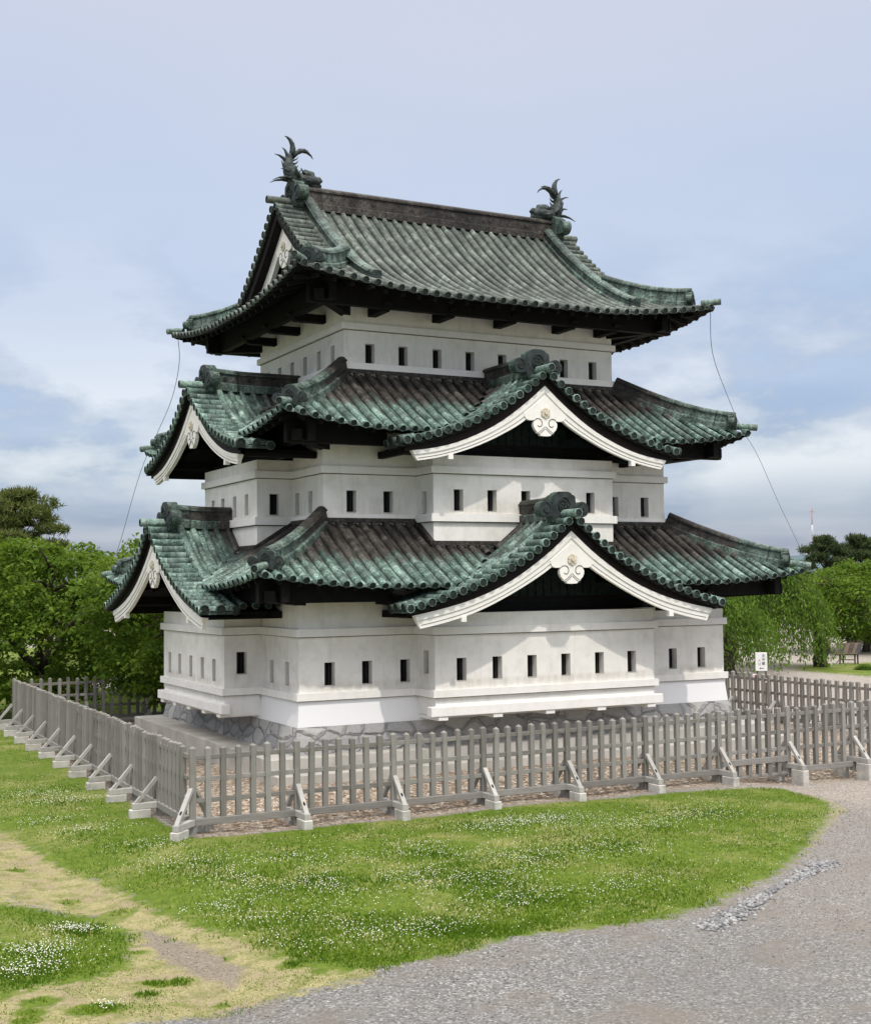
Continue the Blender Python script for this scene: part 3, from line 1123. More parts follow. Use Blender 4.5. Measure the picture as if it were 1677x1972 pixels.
    def soffit(s, mb, k, depth, cut, mat=0):
        """dark boarding under the eave"""
        a0, a1, xy, sd, inn = s.side(k)
        NA = 48
        prev = None
        for q in range(6):
            b = 0.04 + (depth - 0.04) * q / 5
            row = [s.pt(k, a0 + b + (a1 - a0 - 2 * b) * i / NA, b, -0.10 - 0.05 * q / 5) for i in range(NA + 1)]
            if prev:
                for i in range(NA):
                    c = (row[i] + prev[i + 1]) / 2
                    if not cut(c.x, c.y, c.z + 0.2, k):
                        mb.add([prev[i], prev[i + 1], row[i + 1], row[i]], [(0, 1, 2, 3)], mat)
            else:
                for i in range(NA):
                    c = (row[i] + row[i + 1]) / 2
                    if not cut(c.x, c.y, c.z + 0.2, k):
                        u_ = Vector((0, 0, 0.085))
                        mb.add([row[i], row[i + 1], row[i + 1] + u_, row[i] + u_], [(0, 1, 2, 3)], mat)
            prev = row

    def rafters(s, mb, k, depth, cut, mat=0, step=0.42):
        a0, a1, xy, sd, inn = s.side(k)
        n = int((a1 - a0) / step)
        for i in range(n + 1):
            a = a0 + 0.12 + (a1 - a0 - 0.24) * i / n
            dmx = min(depth, a - a0, a1 - a)
            if dmx < 0.3:
                continue
            p0, p1 = s.pt(k, a, 0.14, -0.17), s.pt(k, a, dmx, -0.20)
            if cut(p0.x, p0.y, p0.z + 0.3, k):
                continue
            d = (p1 - p0)
            L = d.length
            d.normalize()
            u_ = sd.cross(d)
            rot = Matrix((sd, d, u_)).transposed()
            mb.box((p0 + p1) / 2, (0.085, L, 0.10), mat, rot)


def nocut(x, y, z, k):
    return False


PEND = [(0.0, 0.90), (0.56, 0.50), (0.56, 0.44), (0.52, 0.375), (0.44, 0.345), (0.34, 0.345), (0.27, 0.365), (0.25, 0.37), (0.29, 0.335), (0.325, 0.28), (0.325, 0.215), (0.29, 0.14), (0.235, 0.085),
        (0.225, 0.055), (0.16, 0.035), (0.145, 0.0), (0.08, -0.015), (0.03, -0.01), (0.0, -0.02)]


def pendant(fn, q0, zb, parent, sc=1.0, name='gable_pendant'):
    """carved white gable pendant; fn maps (sideways, outwards depth, height)"""
    mb = MB()
    poly = [(x * sc, z * sc + zb) for x, z in PEND] + [(-x * sc, z * sc + zb) for x, z in PEND[-2:0:-1]]
    mb.prism(poly, lambda x, z: fn(x, q0, z), lambda x, z: fn(x, q0 + 0.09, z), 0)
    for sgn in (-1, 1):      # volutes and leaf lines: dark tubes for the carving's dirt and painted shade
        pts = []
        for i in range(15):
            t = i / 14
            ang = R(50) + t * R(250)
            rad = (0.135 - 0.095 * t ** 1.4) * sc
            pts.append(fn(sgn * (0.19 * sc + math.cos(ang) * rad), q0 - 0.004, zb + 0.265 * sc + math.sin(ang) * rad))
        mb.tube(pts, 0.010 * sc, 5, 1)
        for k, off in ((0, 0.0), (1, 0.05)):
            pts = [fn(sgn * (0.01 + 0.20 * t) * sc, q0 - 0.003, zb + (0.21 - off - 0.20 * t + 0.05 * t * t) * sc) for t in [i / 6 for i in range(7)]]
            mb.tube(pts, 0.007 * sc, 5, 1)
    # six petalled boss
    zc = zb + 0.53 * sc
    for k in range(6):
        a = k * math.pi / 3 + R(30)
        mb.prism([(math.cos(a + t) * rr * sc, zc + math.sin(a + t) * rr * sc) for t, rr in ((-0.5, 0.10), (-0.25, 0.125), (0.25, 0.125), (0.5, 0.10), (0.45, 0.03), (-0.45, 0.03))],
                 lambda x, z: fn(x, q0 - 0.035, z), lambda x, z: fn(x, q0, z), 2)
    mb.prism([(math.cos(t) * 0.045 * sc, zc + math.sin(t) * 0.045 * sc) for t in [i * math.pi / 5 for i in range(10)]],
             lambda x, z: fn(x, q0 - 0.075, z), lambda x, z: fn(x, q0, z), 2)
    return mb.build(name, [M['plaster_clean'], M['dirt_shade'], M['rosette']], parent)


def oni(fn, q0, zc, sc, parent, name='ridge_end_tile'):
    """ridge-end ornament: shouldered block with round crest and two scrolls; faces outwards (towards -q)"""
    mb = MB()
    half = [(0.0, 0.46), (0.14, 0.455), (0.215, 0.42), (0.24, 0.385), (0.29, 0.375), (0.335, 0.33), (0.345, 0.20), (0.33, 0.05), (0.36, -0.12), (0.30, -0.30), (0.0, -0.26)]
    poly = [(x * sc, z * sc + zc) for x, z in half] + [(-x * sc, z * sc + zc) for x, z in half[-2:0:-1]]
    g = (3.0, 0.3, 0.05)
    mb.prism(poly, lambda x, z: fn(x, q0, z), lambda x, z: fn(x, q0 + 0.015, z), 0)
    mb.prism(poly, lambda x, z: fn(x, q0 + 0.015, z), lambda x, z: fn(x, q0 + 0.24 * sc + 0.05, z), 1, g)
    for sgn in (-1, 1):
        cx, cz, rr = sgn * 0.53 * sc, zc + 0.02 * sc, 0.195 * sc
        c = [(cx + math.cos(t) * rr, cz + math.sin(t) * rr) for t in [i * math.pi / 8 for i in range(16)]]
        mb.prism(c, lambda x, z: fn(x, q0 - 0.01, z), lambda x, z: fn(x, q0 + 0.005, z), 0)
        mb.prism(c, lambda x, z: fn(x, q0 + 0.005, z), lambda x, z: fn(x, q0 + 0.26 * sc, z), 1, g, True)
        mb.prism([(sgn * 0.25 * sc, zc - 0.14 * sc), (sgn * 0.52 * sc, zc - 0.175 * sc), (sgn * 0.50 * sc, zc - 0.02 * sc), (sgn * 0.25 * sc, zc + 0.06 * sc)],
                 lambda x, z: fn(x, q0 + 0.002, z), lambda x, z: fn(x, q0 + 0.2 * sc, z), 0)
        pts = []
        for i in range(16):
            t = i / 15
            ang = math.pi * (0.5 - 1.75 * t)
            rad = (0.165 - 0.13 * t) * sc
            pts.append(fn(cx - sgn * math.cos(ang) * rad, q0 - 0.014, cz + math.sin(ang) * rad))
        mb.tube(pts, 0.017 * sc, 5, 2)
        mb.tube([fn(sgn * 0.285 * sc, q0 - 0.006, zc + 0.06 * sc), fn(sgn * 0.285 * sc, q0 + 0.01, zc + 0.06 * sc)], 0.03 * sc, 6, 2)
    # crest ring with worked relief
    pts = [fn(math.cos(t) * 0.165 * sc, q0 - 0.008, zc + 0.13 * sc + math.sin(t) * 0.19 * sc) for t in [i * math.pi / 10 for i in range(21)]]
    mb.tube(pts, 0.022 * sc, 6, 2)
    mb.prism([(math.cos(t) * 0.15 * sc, zc + 0.13 * sc + math.sin(t) * 0.175 * sc) for t in [i * math.pi / 8 for i in range(16)]],
             lambda x, z: fn(x, q0 - 0.004, z), lambda x, z: fn(x, q0, z), 2)
    for k in range(7):
        a = k * 2.4
        rr = (0.03 + 0.016 * k) * sc
        p = fn(math.cos(a) * rr, q0 - 0.012, zc + 0.13 * sc + math.sin(a) * rr * 1.2)
        p2 = fn(math.cos(a + 0.8) * rr * 1.2, q0 - 0.014, zc + 0.13 * sc + math.sin(a + 0.8) * rr * 1.3)
        mb.tube([p, p2], 0.018 * sc, 5, 0)
    return mb.build(name, [M['bronze'], M['ridge'], M['disc']], parent)


def ridge_sweep(mb, path, w, h, tile, lip=(-0.35, -0.1), side=None):
    """stacked ridge: moulded base, upright body and round capping"""
    tf = tile if callable(tile) else (lambda t: tile)
    add = lambda dz: (lambda t: (tf(t)[0], tf(t)[1], tf(t)[2] + dz))
    e = w / 2
    mb.sweep(path, [(-e - 0.06, -0.14), (-e - 0.06, 0.035), (-e - 0.035, 0.06), (e + 0.035, 0.06), (e + 0.06, 0.035), (e + 0.06, -0.14)], 0, add(lip[0]), side=side)
    mb.sweep(path, [(-e, 0.04), (-e, h * 0.72), (e, h * 0.72), (e, 0.04)], 0, add(0), side=side)
    mb.sweep(path, [(-e - 0.04, h * 0.70), (-e - 0.04, h * 0.78), (e + 0.04, h * 0.78), (e + 0.04, h * 0.70)], 0, add(lip[1]), side=side)
    cap = [(math.cos(t) * (e + 0.01), h * 0.775 + math.sin(t) * h * 0.23) for t in [math.pi - i * math.pi / 8 for i in range(9)]]
    mb.sweep(path, cap, 0, add(lip[1] * 0.5), side=side, smooth=False)


def tip_tube(mb, a, b, r, tile=(1.0, 0.1, -0.4)):
    a, b = Vector(a), Vector(b)
    mb.tube([a, b], r, 12, 0, True, False, tile)
    d = (b - a).normalized()
    s = d.cross(Vector((0, 0, 1))).normalized()
    end_disc(mb, b, d, s, s.cross(d), r, 1, 0, tile)


class Gable:
    def __init__(s, kind, c, qv, qb, back, H, T, B, dm):
        s.kind, s.c, s.qv, s.qb, s.back, s.H, s.T, s.B, s.dm = kind, c, qv, qb, back, H, T, B, dm

    def fn(s, d, q, z):
        return Vector((s.c + d, q, z)) if s.kind == 'front' else Vector((q, s.c + d, z))

    def covers(s, x, y, z):
        d, q = (x - s.c, y) if s.kind == 'front' else (y - s.c, x)
        return abs(d) < s.dm + 0.02 and q > s.qv and q < s.back and s.H(d) > z


def build_gable(g, host, hostside, apex_brown, board_mat, closed_q, z_floor, label, ridge_h=0.42):
    """gable roof over a bay with white bargeboards, pendant and ridge"""
    part = bpy.data.objects.new('gable_roof', None)
    COL.objects.link(part)
    put(part, castle)
    part['label'] = label
    fn = g.fn
    side = Vector((1, 0, 0)) if g.kind == 'front' else Vector((0, 1, 0))
    axis_ = Vector((0, 1, 0)) if g.kind == 'front' else Vector((1, 0, 0))
    N = 34
    ds = [g.dm * i / N for i in range(N + 1)]
    arc = [0.0]
    for i in range(N):
        arc.append(arc[-1] + math.hypot(ds[i + 1] - ds[i], g.H(ds[i + 1]) - g.H(ds[i])))
    Ltot = arc[-1]
    d_at = lambda s_: float(np.interp(s_, arc, ds))
    slope = lambda d: (g.H(d + 0.02) - g.H(max(0.0, d - 0.02))) / (0.02 + min(d, 0.02))
    brown = lambda d, q: apex_brown + 0.75 * float(smooth(0.0, 1.6, q - g.qv - 0.7)) * (1 - 0.55 * d / g.dm) - 0.25 * d / g.dm
    hz = lambda q: host.z(g.c, q - (host.y0 if g.kind == 'front' else host.x0), *( (host.x0, host.x1) if g.kind == 'front' else (host.y0, host.y1)))
    eave_q = host.y0 if g.kind == 'front' else host.x0
    mb = MB()
    # sheet
    qs = [g.qv + 0.0, g.qv + 0.35, g.qv + 0.75]
    while qs[-1] < g.back:
        qs.append(min(g.back, qs[-1] + 0.3))
    for sg in (-1, 1):
        V, T = [], []
        for i, d in enumerate(ds):
            for q in qs:
                V.append(fn(sg * d, q, g.H(d) - 0.02))
                T.append((q + 70 + sg * 9, (Ltot - arc[i]), brown(d, q)))
        n = len(qs)
        F = []
        for i in range(N):
            for k in range(n - 1):
                qm = (qs[k] + qs[k + 1]) / 2
                if qm > g.qv + 0.8 and ds[i] > g.dm - 0.38:
                    continue
                if qm > 0.2 and hz(qm) > g.H(ds[i]) + 0.25:
                    continue
                F.append((i * n + k, i * n + k + 1, (i + 1) * n + k + 1, (i + 1) * n + k))
        mb.add(V, F, 0, True, T)
        # rows running down the slope
        q = g.qv + 0.80
        first = True
        while q < g.back - 0.05:
            rr = 0.095 if first else RR
            P, Nn, T = [], [], []
            for i in range(N, -1, -1):
                d = ds[i]
                z = g.H(d)
                if q > g.qv + 0.85 and d > g.dm - 0.36:
                    continue
                if q > 0.0 and hz(q) > z + 0.02:
                    continue
                sl = slope(d)
                P.append(fn(sg * d, q, z))
                Nn.append((Vector((0, 0, 1)) - side * (sg * sl)).normalized())
                T.append((q + 70 + sg * 9, Ltot - arc[i], brown(d, q)))
            if len(P) > 2:
                half_rib(mb, P, Nn, axis_, rr, T, True)
            q += SP if not first else 0.30
            first = False
        # verge tiles laid across the slope edge
        sarc = 0.20
        while sarc < Ltot - 0.02:
            d = d_at(sarc)
            sl = slope(d)
            nrm = (Vector((0, 0, 1)) - side * (sg * sl)).normalized()
            dirv = (side * sg + Vector((0, 0, sl))).normalized()
            P = [fn(sg * d, g.qv - 0.02 + 0.76 * t, g.H(d) + 0.005) for t in (0, 0.33, 0.66, 1.0)]
            P[1] = P[1] + nrm * 0.0
            ti = [(sarc * 1.0 + 90, 0.1 + 0.7 * t, apex_brown - 0.15 + 0.35 * t * (1 - abs(sarc / Ltot - 0.5))) for t in (0, 0.33, 0.66, 1.0)]
            half_rib(mb, P, [nrm] * 4, dirv, 0.086, ti, True)
            sarc += 0.262
        for q in (g.qv + 0.09, g.qv + 0.46):      # round tiles closing the verge at the eave
            P, Nn, T = [], [], []
            for i in (N, N - 1, N - 2, N - 3):
                sl = slope(ds[i])
                P.append(fn(sg * (ds[i] + (0.03 if i == N else 0)), q, g.H(ds[i]) + 0.03))
                Nn.append((Vector((0, 0, 1)) - side * (sg * sl)).normalized())
                T.append((q + 70, Ltot - arc[i], -0.3))
            half_rib(mb, P, Nn, axis_, 0.10, T, True)
        # eave edge of the gable roof: lip and dark board
        V = [fn(sg * g.dm, q, g.H(g.dm) - 0.02) for q in qs] + [fn(sg * g.dm, q, g.H(g.dm) - 0.08) for q in qs]
        mb.add(V, [(k, k + 1, n + k + 1, n + k) for k in range(n - 1) if qs[k] < g.qv + 0.7], 0, False, [(q + 70, 0.0, -0.3) for q in qs] * 2)
    # crowning round tile at the apex
    tip_tube(mb, fn(0, g.qv + 0.6, g.H(0) + 0.07), fn(0, g.qv - 0.16, g.H(0) + 0.07), 0.10)
    mb.build('tile_covering', [M['copper_low'], M['disc']], part)
    # dark timber below the tiles
    mb = MB()
    for sg in (-1, 1):
        V = []
        nn = len(ds)
        for q, dz in ((g.qv + 0.03, -0.05), (g.qv + 0.03, -0.13), (g.back, -0.16), (g.back, -0.05)):
            V += [fn(sg * (d if q < g.back else min(d, g.dm - 0.4)), q, g.H(d) + dz) for d in ds]
        F = [(r_ * nn + i, r_ * nn + i + 1, (r_ + 1) * nn + i + 1, (r_ + 1) * nn + i) for r_ in (0, 1) for i in range(nn - 1)]
        mb.add(V, F, 0)
        # verge board behind the discs, down to the bargeboard
        dd = [d for d in ds if d <= g.dm - 0.02]
        V = []
        for q in (g.qb - 0.045, g.qb + 0.06):
            V += [fn(sg * d, q, g.H(d) - 0.06) for d in dd] + [fn(sg * d, q, g.T(d) - 0.015) for d in dd]
        m_ = len(dd)
        F = [(i, i + 1, m_ + i + 1, m_ + i) for i in range(m_ - 1)] + [(2 * m_ + i, 2 * m_ + i + 1, 3 * m_ + i + 1, 3 * m_ + i) for i in range(m_ - 1)]
        F += [(m_ + i, m_ + i + 1, 3 * m_ + i + 1, 3 * m_ + i) for i in range(m_ - 1)]
        mb.add(V, F, 1)
    mb.build('eave_boarding', [M['black_wood'], M['red_wood']], part)
    # bargeboards: one per slope, upper moulding proud of the lower board
    for sg in (-1, 1):
        mb = MB()
        dmax = g.T.x[-1]
        dd = [dmax * i / 22 for i in range(23)]
        for (f0, f1, q0, q1) in ((0.0, 0.42, g.qb - 0.042, g.qb + 0.09), (0.425, 1.0, g.qb - 0.015, g.qb + 0.08)):
            V = []
            for q in (q0, q1):
                for f in (f0, f1):
                    for i, d in enumerate(dd):
                        dsk = d - 0.16 * f * (i / 22) ** 6
                        zt, zb = g.T(d), g.B(dsk)
                        V.append(fn(sg * dsk, q, zt + (zb - zt) * f))
            m_ = len(dd)
            F = []
            for i in range(m_ - 1):
                F += [(i, i + 1, m_ + i + 1, m_ + i), (2 * m_ + i, 2 * m_ + i + 1, 3 * m_ + i + 1, 3 * m_ + i), (i, i + 1, 2 * m_ + i + 1, 2 * m_ + i), (m_ + i, m_ + i + 1, 3 * m_ + i + 1, 3 * m_ + i)]
            F.append((m_ - 1, 2 * m_ - 1, 4 * m_ - 1, 3 * m_ - 1))
            mb.add(V, F, 0)
        # dark tube for the scored line's dirt and shade, and the little block under it
        mb.tube([fn(sg * d, g.qb - 0.017, g.B(d) + 0.075 * (g.T(d) - g.B(d)) / 0.34) for d in dd[:-1]], 0.007, 5, 1)
        db = g.dm * 0.66
        mb.box(fn(sg * db, g.qb + 0.03, g.B(db) - 0.045), (0.12, 0.12, 0.12), 0)
        mb.build('bargeboard', [board_mat, M['dirt_shade']], part)
    pendant(fn, g.qb - 0.045, g.B(0) - 0.80 + 0.02, part)
    # recessed dark gable field with tie beams
    mb = MB()
    zz = z_floor
    pts = []
    for i in range(-14, 15):
        d = (g.dm - 0.35) * i / 14
        pts.append((d, max(zz + 0.02, g.H(d) - 0.12)))
    poly = [(-(g.dm - 0.35), zz)] + pts + [((g.dm - 0.35), zz)]
    mb.prism(poly, lambda d, z: fn(d, closed_q, z), lambda d, z: fn(d, closed_q + 0.05, z), 1)
    mb.box2(fn(-3.0, closed_q - 0.10, zz), fn(3.0, closed_q - 0.002, zz + 0.20), 0)
    mb.box2(fn(-2.5, closed_q - 0.06, zz + 0.24), fn(2.5, closed_q - 0.002, zz + 0.32), 2)
    # lattice on the field
    for i in range(-9, 10):
        d = i * 0.22
        h = min(g.H(d) - 0.45, zz + 0.75)
        if h > zz + 0.4:
            mb.box2(fn(d - 0.02, closed_q - 0.03, zz + 0.32), fn(d + 0.02, closed_q - 0.002, h), 1)
    mb.build('gable_field', [M['black_wood'], M['tymp'], M['red_wood']], part)
    # purlins under the gable eaves
    for sg in (-1, 1):
        for f in (0.42, 0.70, 0.90):
            mb = MB()
            d = g.dm * f
            mb.box2(fn(sg * d - 0.07, g.qb + 0.10, g.H(d) - 0.30), fn(sg * d + 0.07, 0.6 if g.qb < -1 else 1.6, g.H(d) - 0.14), 0)
            mb.build('purlin', [M['black_wood']], part)
    # ridge and its end ornament
    mb = MB()
    path = [fn(0, q, g.H(0) + 0.06 + 0.05 * float(smooth(g.qb + 1.4, g.qb + 0.2, q))) for q in np.linspace(g.qv + 0.5, g.back + 0.03, 9)]
    ridge_sweep(mb, path, 0.26, ridge_h, lambda t: (0.3, 0.03 + t * 0.7, 0.25 + 0.9 * t), (-0.5, -0.35), tuple(side))
    for q in (g.qv + 0.95, g.qv + 1.6):
        for sg in (-1, 1):
            c = fn(sg * 0.135, q, g.H(0) + 0.25)
            mb.tube([c, c + side * (sg * 0.02)], 0.05, 10, 0, True, True, (0, 0.1, 0.8))
    mb.build('gable_ridge', [M['ridge']], part)
    oni(fn, g.qv + 0.42, g.H(0) + 0.16, 0.92, part)
    return part


H1 = Interp([(0, 0.0), (.46, -.36), (.94, -.73), (1.2, -.90), (1.96, -1.29), (2.3, -1.44), (2.77, -1.61), (3.13, -1.72), (3.6, -1.87), (4.2, -2.02)], 6.93)
T1 = Interp([(0, -.31), (.5, -.72), (1.05, -1.10), (1.48, -1.36), (2.5, -1.79), (3.3, -2.0), (3.98, -2.13)], 6.93)
B1 = Interp([(0, -.72), (.52, -1.14), (1.0, -1.43), (1.5, -1.69), (2.48, -2.11), (3.3, -2.33), (3.98, -2.46)], 6.93)
H2 = Interp([(0, 0.0), (.4, -.33), (.8, -.62), (1.54, -1.06), (2.1, -1.31), (2.67, -1.51), (3.2, -1.66), (3.8, -1.79)], 10.38)
T2 = Interp([(0, -.31), (.5, -.72), (1.25, -1.24), (1.9, -1.56), (2.55, -1.79), (3.0, -1.89), (3.5, -1.96)], 10.38)
B2 = Interp([(0, -.72), (.55, -1.17), (1.25, -1.56), (2.23, -1.95), (2.8, -2.10), (3.5, -2.22)], 10.38)

g1f = Gable('front', 5.9, -1.95, -1.77, 0.21, H1, T1, B1, 4.2)
g1l = Gable('left', 4.9, -1.95, -1.77, 0.16, H1, T1, B1, 4.2)
g2f = Gable('front', 5.95, -0.85, -0.67, 1.99, H2, T2, B2, 3.8)
g2l = Gable('left', 4.93, -0.97, -0.79, 2.02, H2, T2, B2, 3.8)


def make_prof(ze, zi, run, k=0.86):
    return lambda b: ze + (zi - ze) * (k * (b / run) + (1 - k) * (b / run) ** 2)


def brown_low(run, start):
    def f(b, a, k):
        return float(np.clip((b / run - start) * 1.9 + 0.5, -0.4, 1.3))
    return f


roof1 = HipRoof(-1.40, 13.20, -1.40, 11.20, 2.48, make_prof(5.43, 6.86, 2.48), 0.27, 3.0, brown_low(2.48, 0.42))
roof2 = HipRoof(-0.52, 12.32, -0.52, 10.32, 2.53, make_prof(8.93, 10.50, 2.53), 0.34, 2.6, brown_low(2.53, 0.48))


def roof_part(label):
    p = bpy.data.objects.new('tiled_roof', None)
    COL.objects.link(p)
    put(p, castle)
    p['label'] = label
    return p


def hip_ridges(roof, part, b_top, b_end, hh, b0, b1, corners=((0, 0), (1, 0), (0, 1), (1, 1))):
    for cx, cy in corners:
        X = roof.x0 if cx == 0 else roof.x1
        Y = roof.y0 if cy == 0 else roof.y1
        sx, sy = (1 if cx == 0 else -1), (1 if cy == 0 else -1)

        def P(b, dz=0.0):
            z = roof.z(roof.x0 + b, b, roof.x0, roof.x1)
            return Vector((X + sx * b, Y + sy * b, z + dz))
        mb = MB()
        path = [P(b_end + (b_top - b_end) * t, 0.05 + 0.05 * (1 - t) ** 3) for t in [i / 14 for i in range(15)]]
        ridge_sweep(mb, path, 0.22, hh, lambda t: (0.3, 0.03 + t * 1.4, b0 + b1 * t), (-0.3, -0.2))
        tip_tube(mb, P(0.25, 0.10), P(-0.10, 0.13), 0.085)
        # short round tiles beside the tip
        mb.build('hip_ridge', [M['ridge'], M['disc']], part)
        dirv = Vector((-sx, -sy, 0)).normalized()
        sd = Vector((dirv.y, -dirv.x, 0))
        base = P(b_end - 0.02)
        oni(lambda d, q, z: Vector((base.x, base.y, z)) + sd * d - dirv * q, -0.02, base.z + 0.17, 0.56, part, 'corner_ridge_tile')


def eave_frame(roof, P, zw, part, arms, cutter, out=0.85):
    """soffit, rafters, purlin and the cantilever arms of one roof"""
    mb = MB()
    for k in ('front', 'back', 'left', 'right'):
        roof.soffit(mb, k, 2.3, cutter)
    for k in ('front', 'back', 'left', 'right'):
        roof.rafters(mb, k, 2.2, cutter)
    mb.build('raftered_soffit', [M['black_wood']], part)


def cut1(x, y, z, k):
    return g1f.covers(x, y, z) or g1l.covers(x, y, z)


def cut2(x, y, z, k):
    return g2f.covers(x, y, z) or g2l.covers(x, y, z)


def cantilevers(part, xs, ys, x0, x1, y0, y1, reach, z0, z1, skipx, skipy, ztop):
    """black arms carrying the eaves purlin all round a storey"""
    def arm(p, d):
        mb = MB()
        d = Vector(d)
        s = Vector((d.y, -d.x, 0))
        prof = [(-0.1, z1), (reach, z1), (reach, z0 + 0.17), (reach - 0.22, z0), (-0.1, z0)]
        mb.prism(prof, lambda a, z: Vector((p[0], p[1], z)) + d * a + s * 0.105, lambda a, z: Vector((p[0], p[1], z)) + d * a - s * 0.105, 0)
        mb.build('eave_arm', [M['black_wood']], part)
    for x in xs:
        if not (skipx and skipx[0] < x < skipx[1]):
            arm((x, y0), (0, -1, 0))
        arm((x, y1), (0, 1, 0))
    for y in ys:
        if not (skipy and skipy[0] < y < skipy[1]):
            arm((x0, y), (-1, 0, 0))
        arm((x1, y), (1, 0, 0))
    for (x, y, dx, dy) in ((x0, y0, -1, -1), (x1, y0, 1, -1), (x0, y1, -1, 1), (x1, y1, 1, 1)):
        d = Vector((dx, dy, 0)).normalized()
        s = Vector((d.y, -d.x, 0))
        mb = MB()
        e = reach * 1.414 + 0.16
        prof = [(-0.15, z1 + 0.02), (e, z1 + 0.12), (e, z1 - 0.12), (e - 0.2, z0 + 0.08), (-0.15, z0)]
        mb.prism(prof, lambda a, z: Vector((x, y, z)) + d * a + s * 0.12, lambda a, z: Vector((x, y, z)) + d * a - s * 0.12, 0)
        mb.build('eave_arm', [M['black_wood']], part)
    mb = MB()
    r_ = reach - 0.18
    zp0, zp1 = z1 - 0.15, ztop
    X0, X1, Y0, Y1 = x0 - r_, x1 + r_, y0 - r_, y1 + r_
    e = 0.45
    segs = []
    if skipx:
        segs += [((X0 - e, Y0), (skipx[0] - 0.3, Y0)), ((skipx[1] + 0.3, Y0), (X1 + e, Y0))]
    else:
        segs += [((X0 - e, Y0), (X1 + e, Y0))]
    if skipy:
        segs += [((X0, Y0 - e), (X0, skipy[0] - 0.3)), ((X0, skipy[1] + 0.3), (X0, Y1 + e))]
    else:
        segs += [((X0, Y0 - e), (X0, Y1 + e))]
    segs += [((X0 - e, Y1), (X1 + e, Y1)), ((X1, Y0 - e), (X1, Y1 + e))]
    for (a, b) in segs:
        mb = MB()
        if abs(a[0] - b[0]) > abs(a[1] - b[1]):
            mb.box2((a[0], a[1] - 0.09, zp0), (b[0], a[1] + 0.09, zp1))
        else:
            mb.box2((a[0] - 0.09, a[1], zp0 + 0.03), (a[0] + 0.09, b[1], zp1 + 0.03))
        mb.build('eave_purlin', [M['black_wood']], part)


# --- lower roof
rp1 = roof_part('lowest skirt roof, green near the eaves and brown towards the wall')
mb = MB()


def bmax_skirt(roof, P, k):
    a0, a1, _, _, _ = roof.side(k)

    def f(a):
        m = max(0.0, min(roof.run, a - a0, a1 - a))
        return m
    return f


def bay_limit(f, lo, hi, lim):
    return lambda a: min(f(a), lim) if lo < a < hi else f(a)


bf = bay_limit(bmax_skirt(roof1, P2, 'front'), 3.455, 8.47, 0.21 + 1.40)
bl = bay_limit(bmax_skirt(roof1, P2, 'left'), 2.95, 6.975, 0.16 + 1.40)
for k, f in (('front', bf), ('left', bl), ('back', bmax_skirt(roof1, P2, 'back')), ('right', bmax_skirt(roof1, P2, 'right'))):
    roof1.tiles(mb, k, f, cut1)
mb.build('tile_covering', [M['copper_low'], M['disc']], rp1)
hip_ridges(roof1, rp1, 2.48, 0.30, 0.36, -0.05, 1.2)
eave_frame(roof1, P1, 5.2, rp1, None, cut1)
cantilevers(rp1, [2.0, 10.6], [1.6, 8.2], 0.06, 11.74, 0.06, 9.74, 0.95, 5.00, 5.22, (2.2, 9.6), (1.9, 7.9), 5.60)
# flashing where the roof meets the wall above
mb = MB()


def flashing(mb, P, zf):
    Q = offset_poly(P, 0.05)
    n = len(Q)
    for i in range(n):
        a, b = Q[i], Q[(i + 1) % n]
        za, zb = zf(*a), zf(*b)
        d = Vector((b[0] - a[0], b[1] - a[1], 0)).normalized()
        nn = Vector((d.y, -d.x, 0))
        pa, pb = Vector((*a, za)), Vector((*b, zb))
        V = [pa - nn * 0.06, pb - nn * 0.06, pb + nn * 0.05, pa + nn * 0.05]
        V += [v + Vector((0, 0, 0.10)) for v in V]
        mb.add(V, [(4, 5, 6, 7), (2, 3, 7, 6), (0, 3, 7, 4), (1, 2, 6, 5)], 0, False, [(0, 1, 1.2)] * 8)
        L = (pb - pa).length


def zroof(roof):
    def f(x, y):
        b = max(0.0, min(x - roof.x0, roof.x1 - x, y - roof.y0, roof.y1 - y))
        return roof.prof(min(b, roof.run)) + 0.05
    return f


flashing(mb, P2, zroof(roof1))
mb.build('wall_flashing', [M['ridge']], rp1)
build_gable(g1f, roof1, 'front', 0.05, M['plaster_clean'], -0.28, 4.80, 'lower gable over the front bay')
build_gable(g1l, roof1, 'left', 0.0, M['plaster_clean'], -0.28, 4.80, 'lower gable over the side bay')

# --- middle roof
rp2 = roof_part('middle skirt roof with bright green eaves')
mb = MB()
for k in ('front', 'left', 'back', 'right'):
    roof2.tiles(mb, k, bmax_skirt(roof2, P3, k), cut2)
mb.build('tile_covering', [M['copper_low'], M['disc']], rp2)
hip_ridges(roof2, rp2, 2.53, 0.30, 0.36, -0.05, 1.2)
eave_frame(roof2, P2, 8.7, rp2, None, cut2)
cantilevers(rp2, [2.75, 9.15], [2.3, 7.5], 1.08, 10.72, 1.08, 8.72, 0.95, 8.54, 8.74, (2.6, 9.3), (2.1, 7.7), 9.20)
mb = MB()
flashing(mb, P3, zroof(roof2))
mb.build('wall_flashing', [M['ridge']], rp2)
build_gable(g2f, roof2, 'front', 0.05, M['plaster_clean'], 0.70, 8.45, 'upper gable over the front bay')
build_gable(g2l, roof2, 'left', 0.0, M['plaster_clean'], 0.65, 8.45, 'upper gable over the side bay')

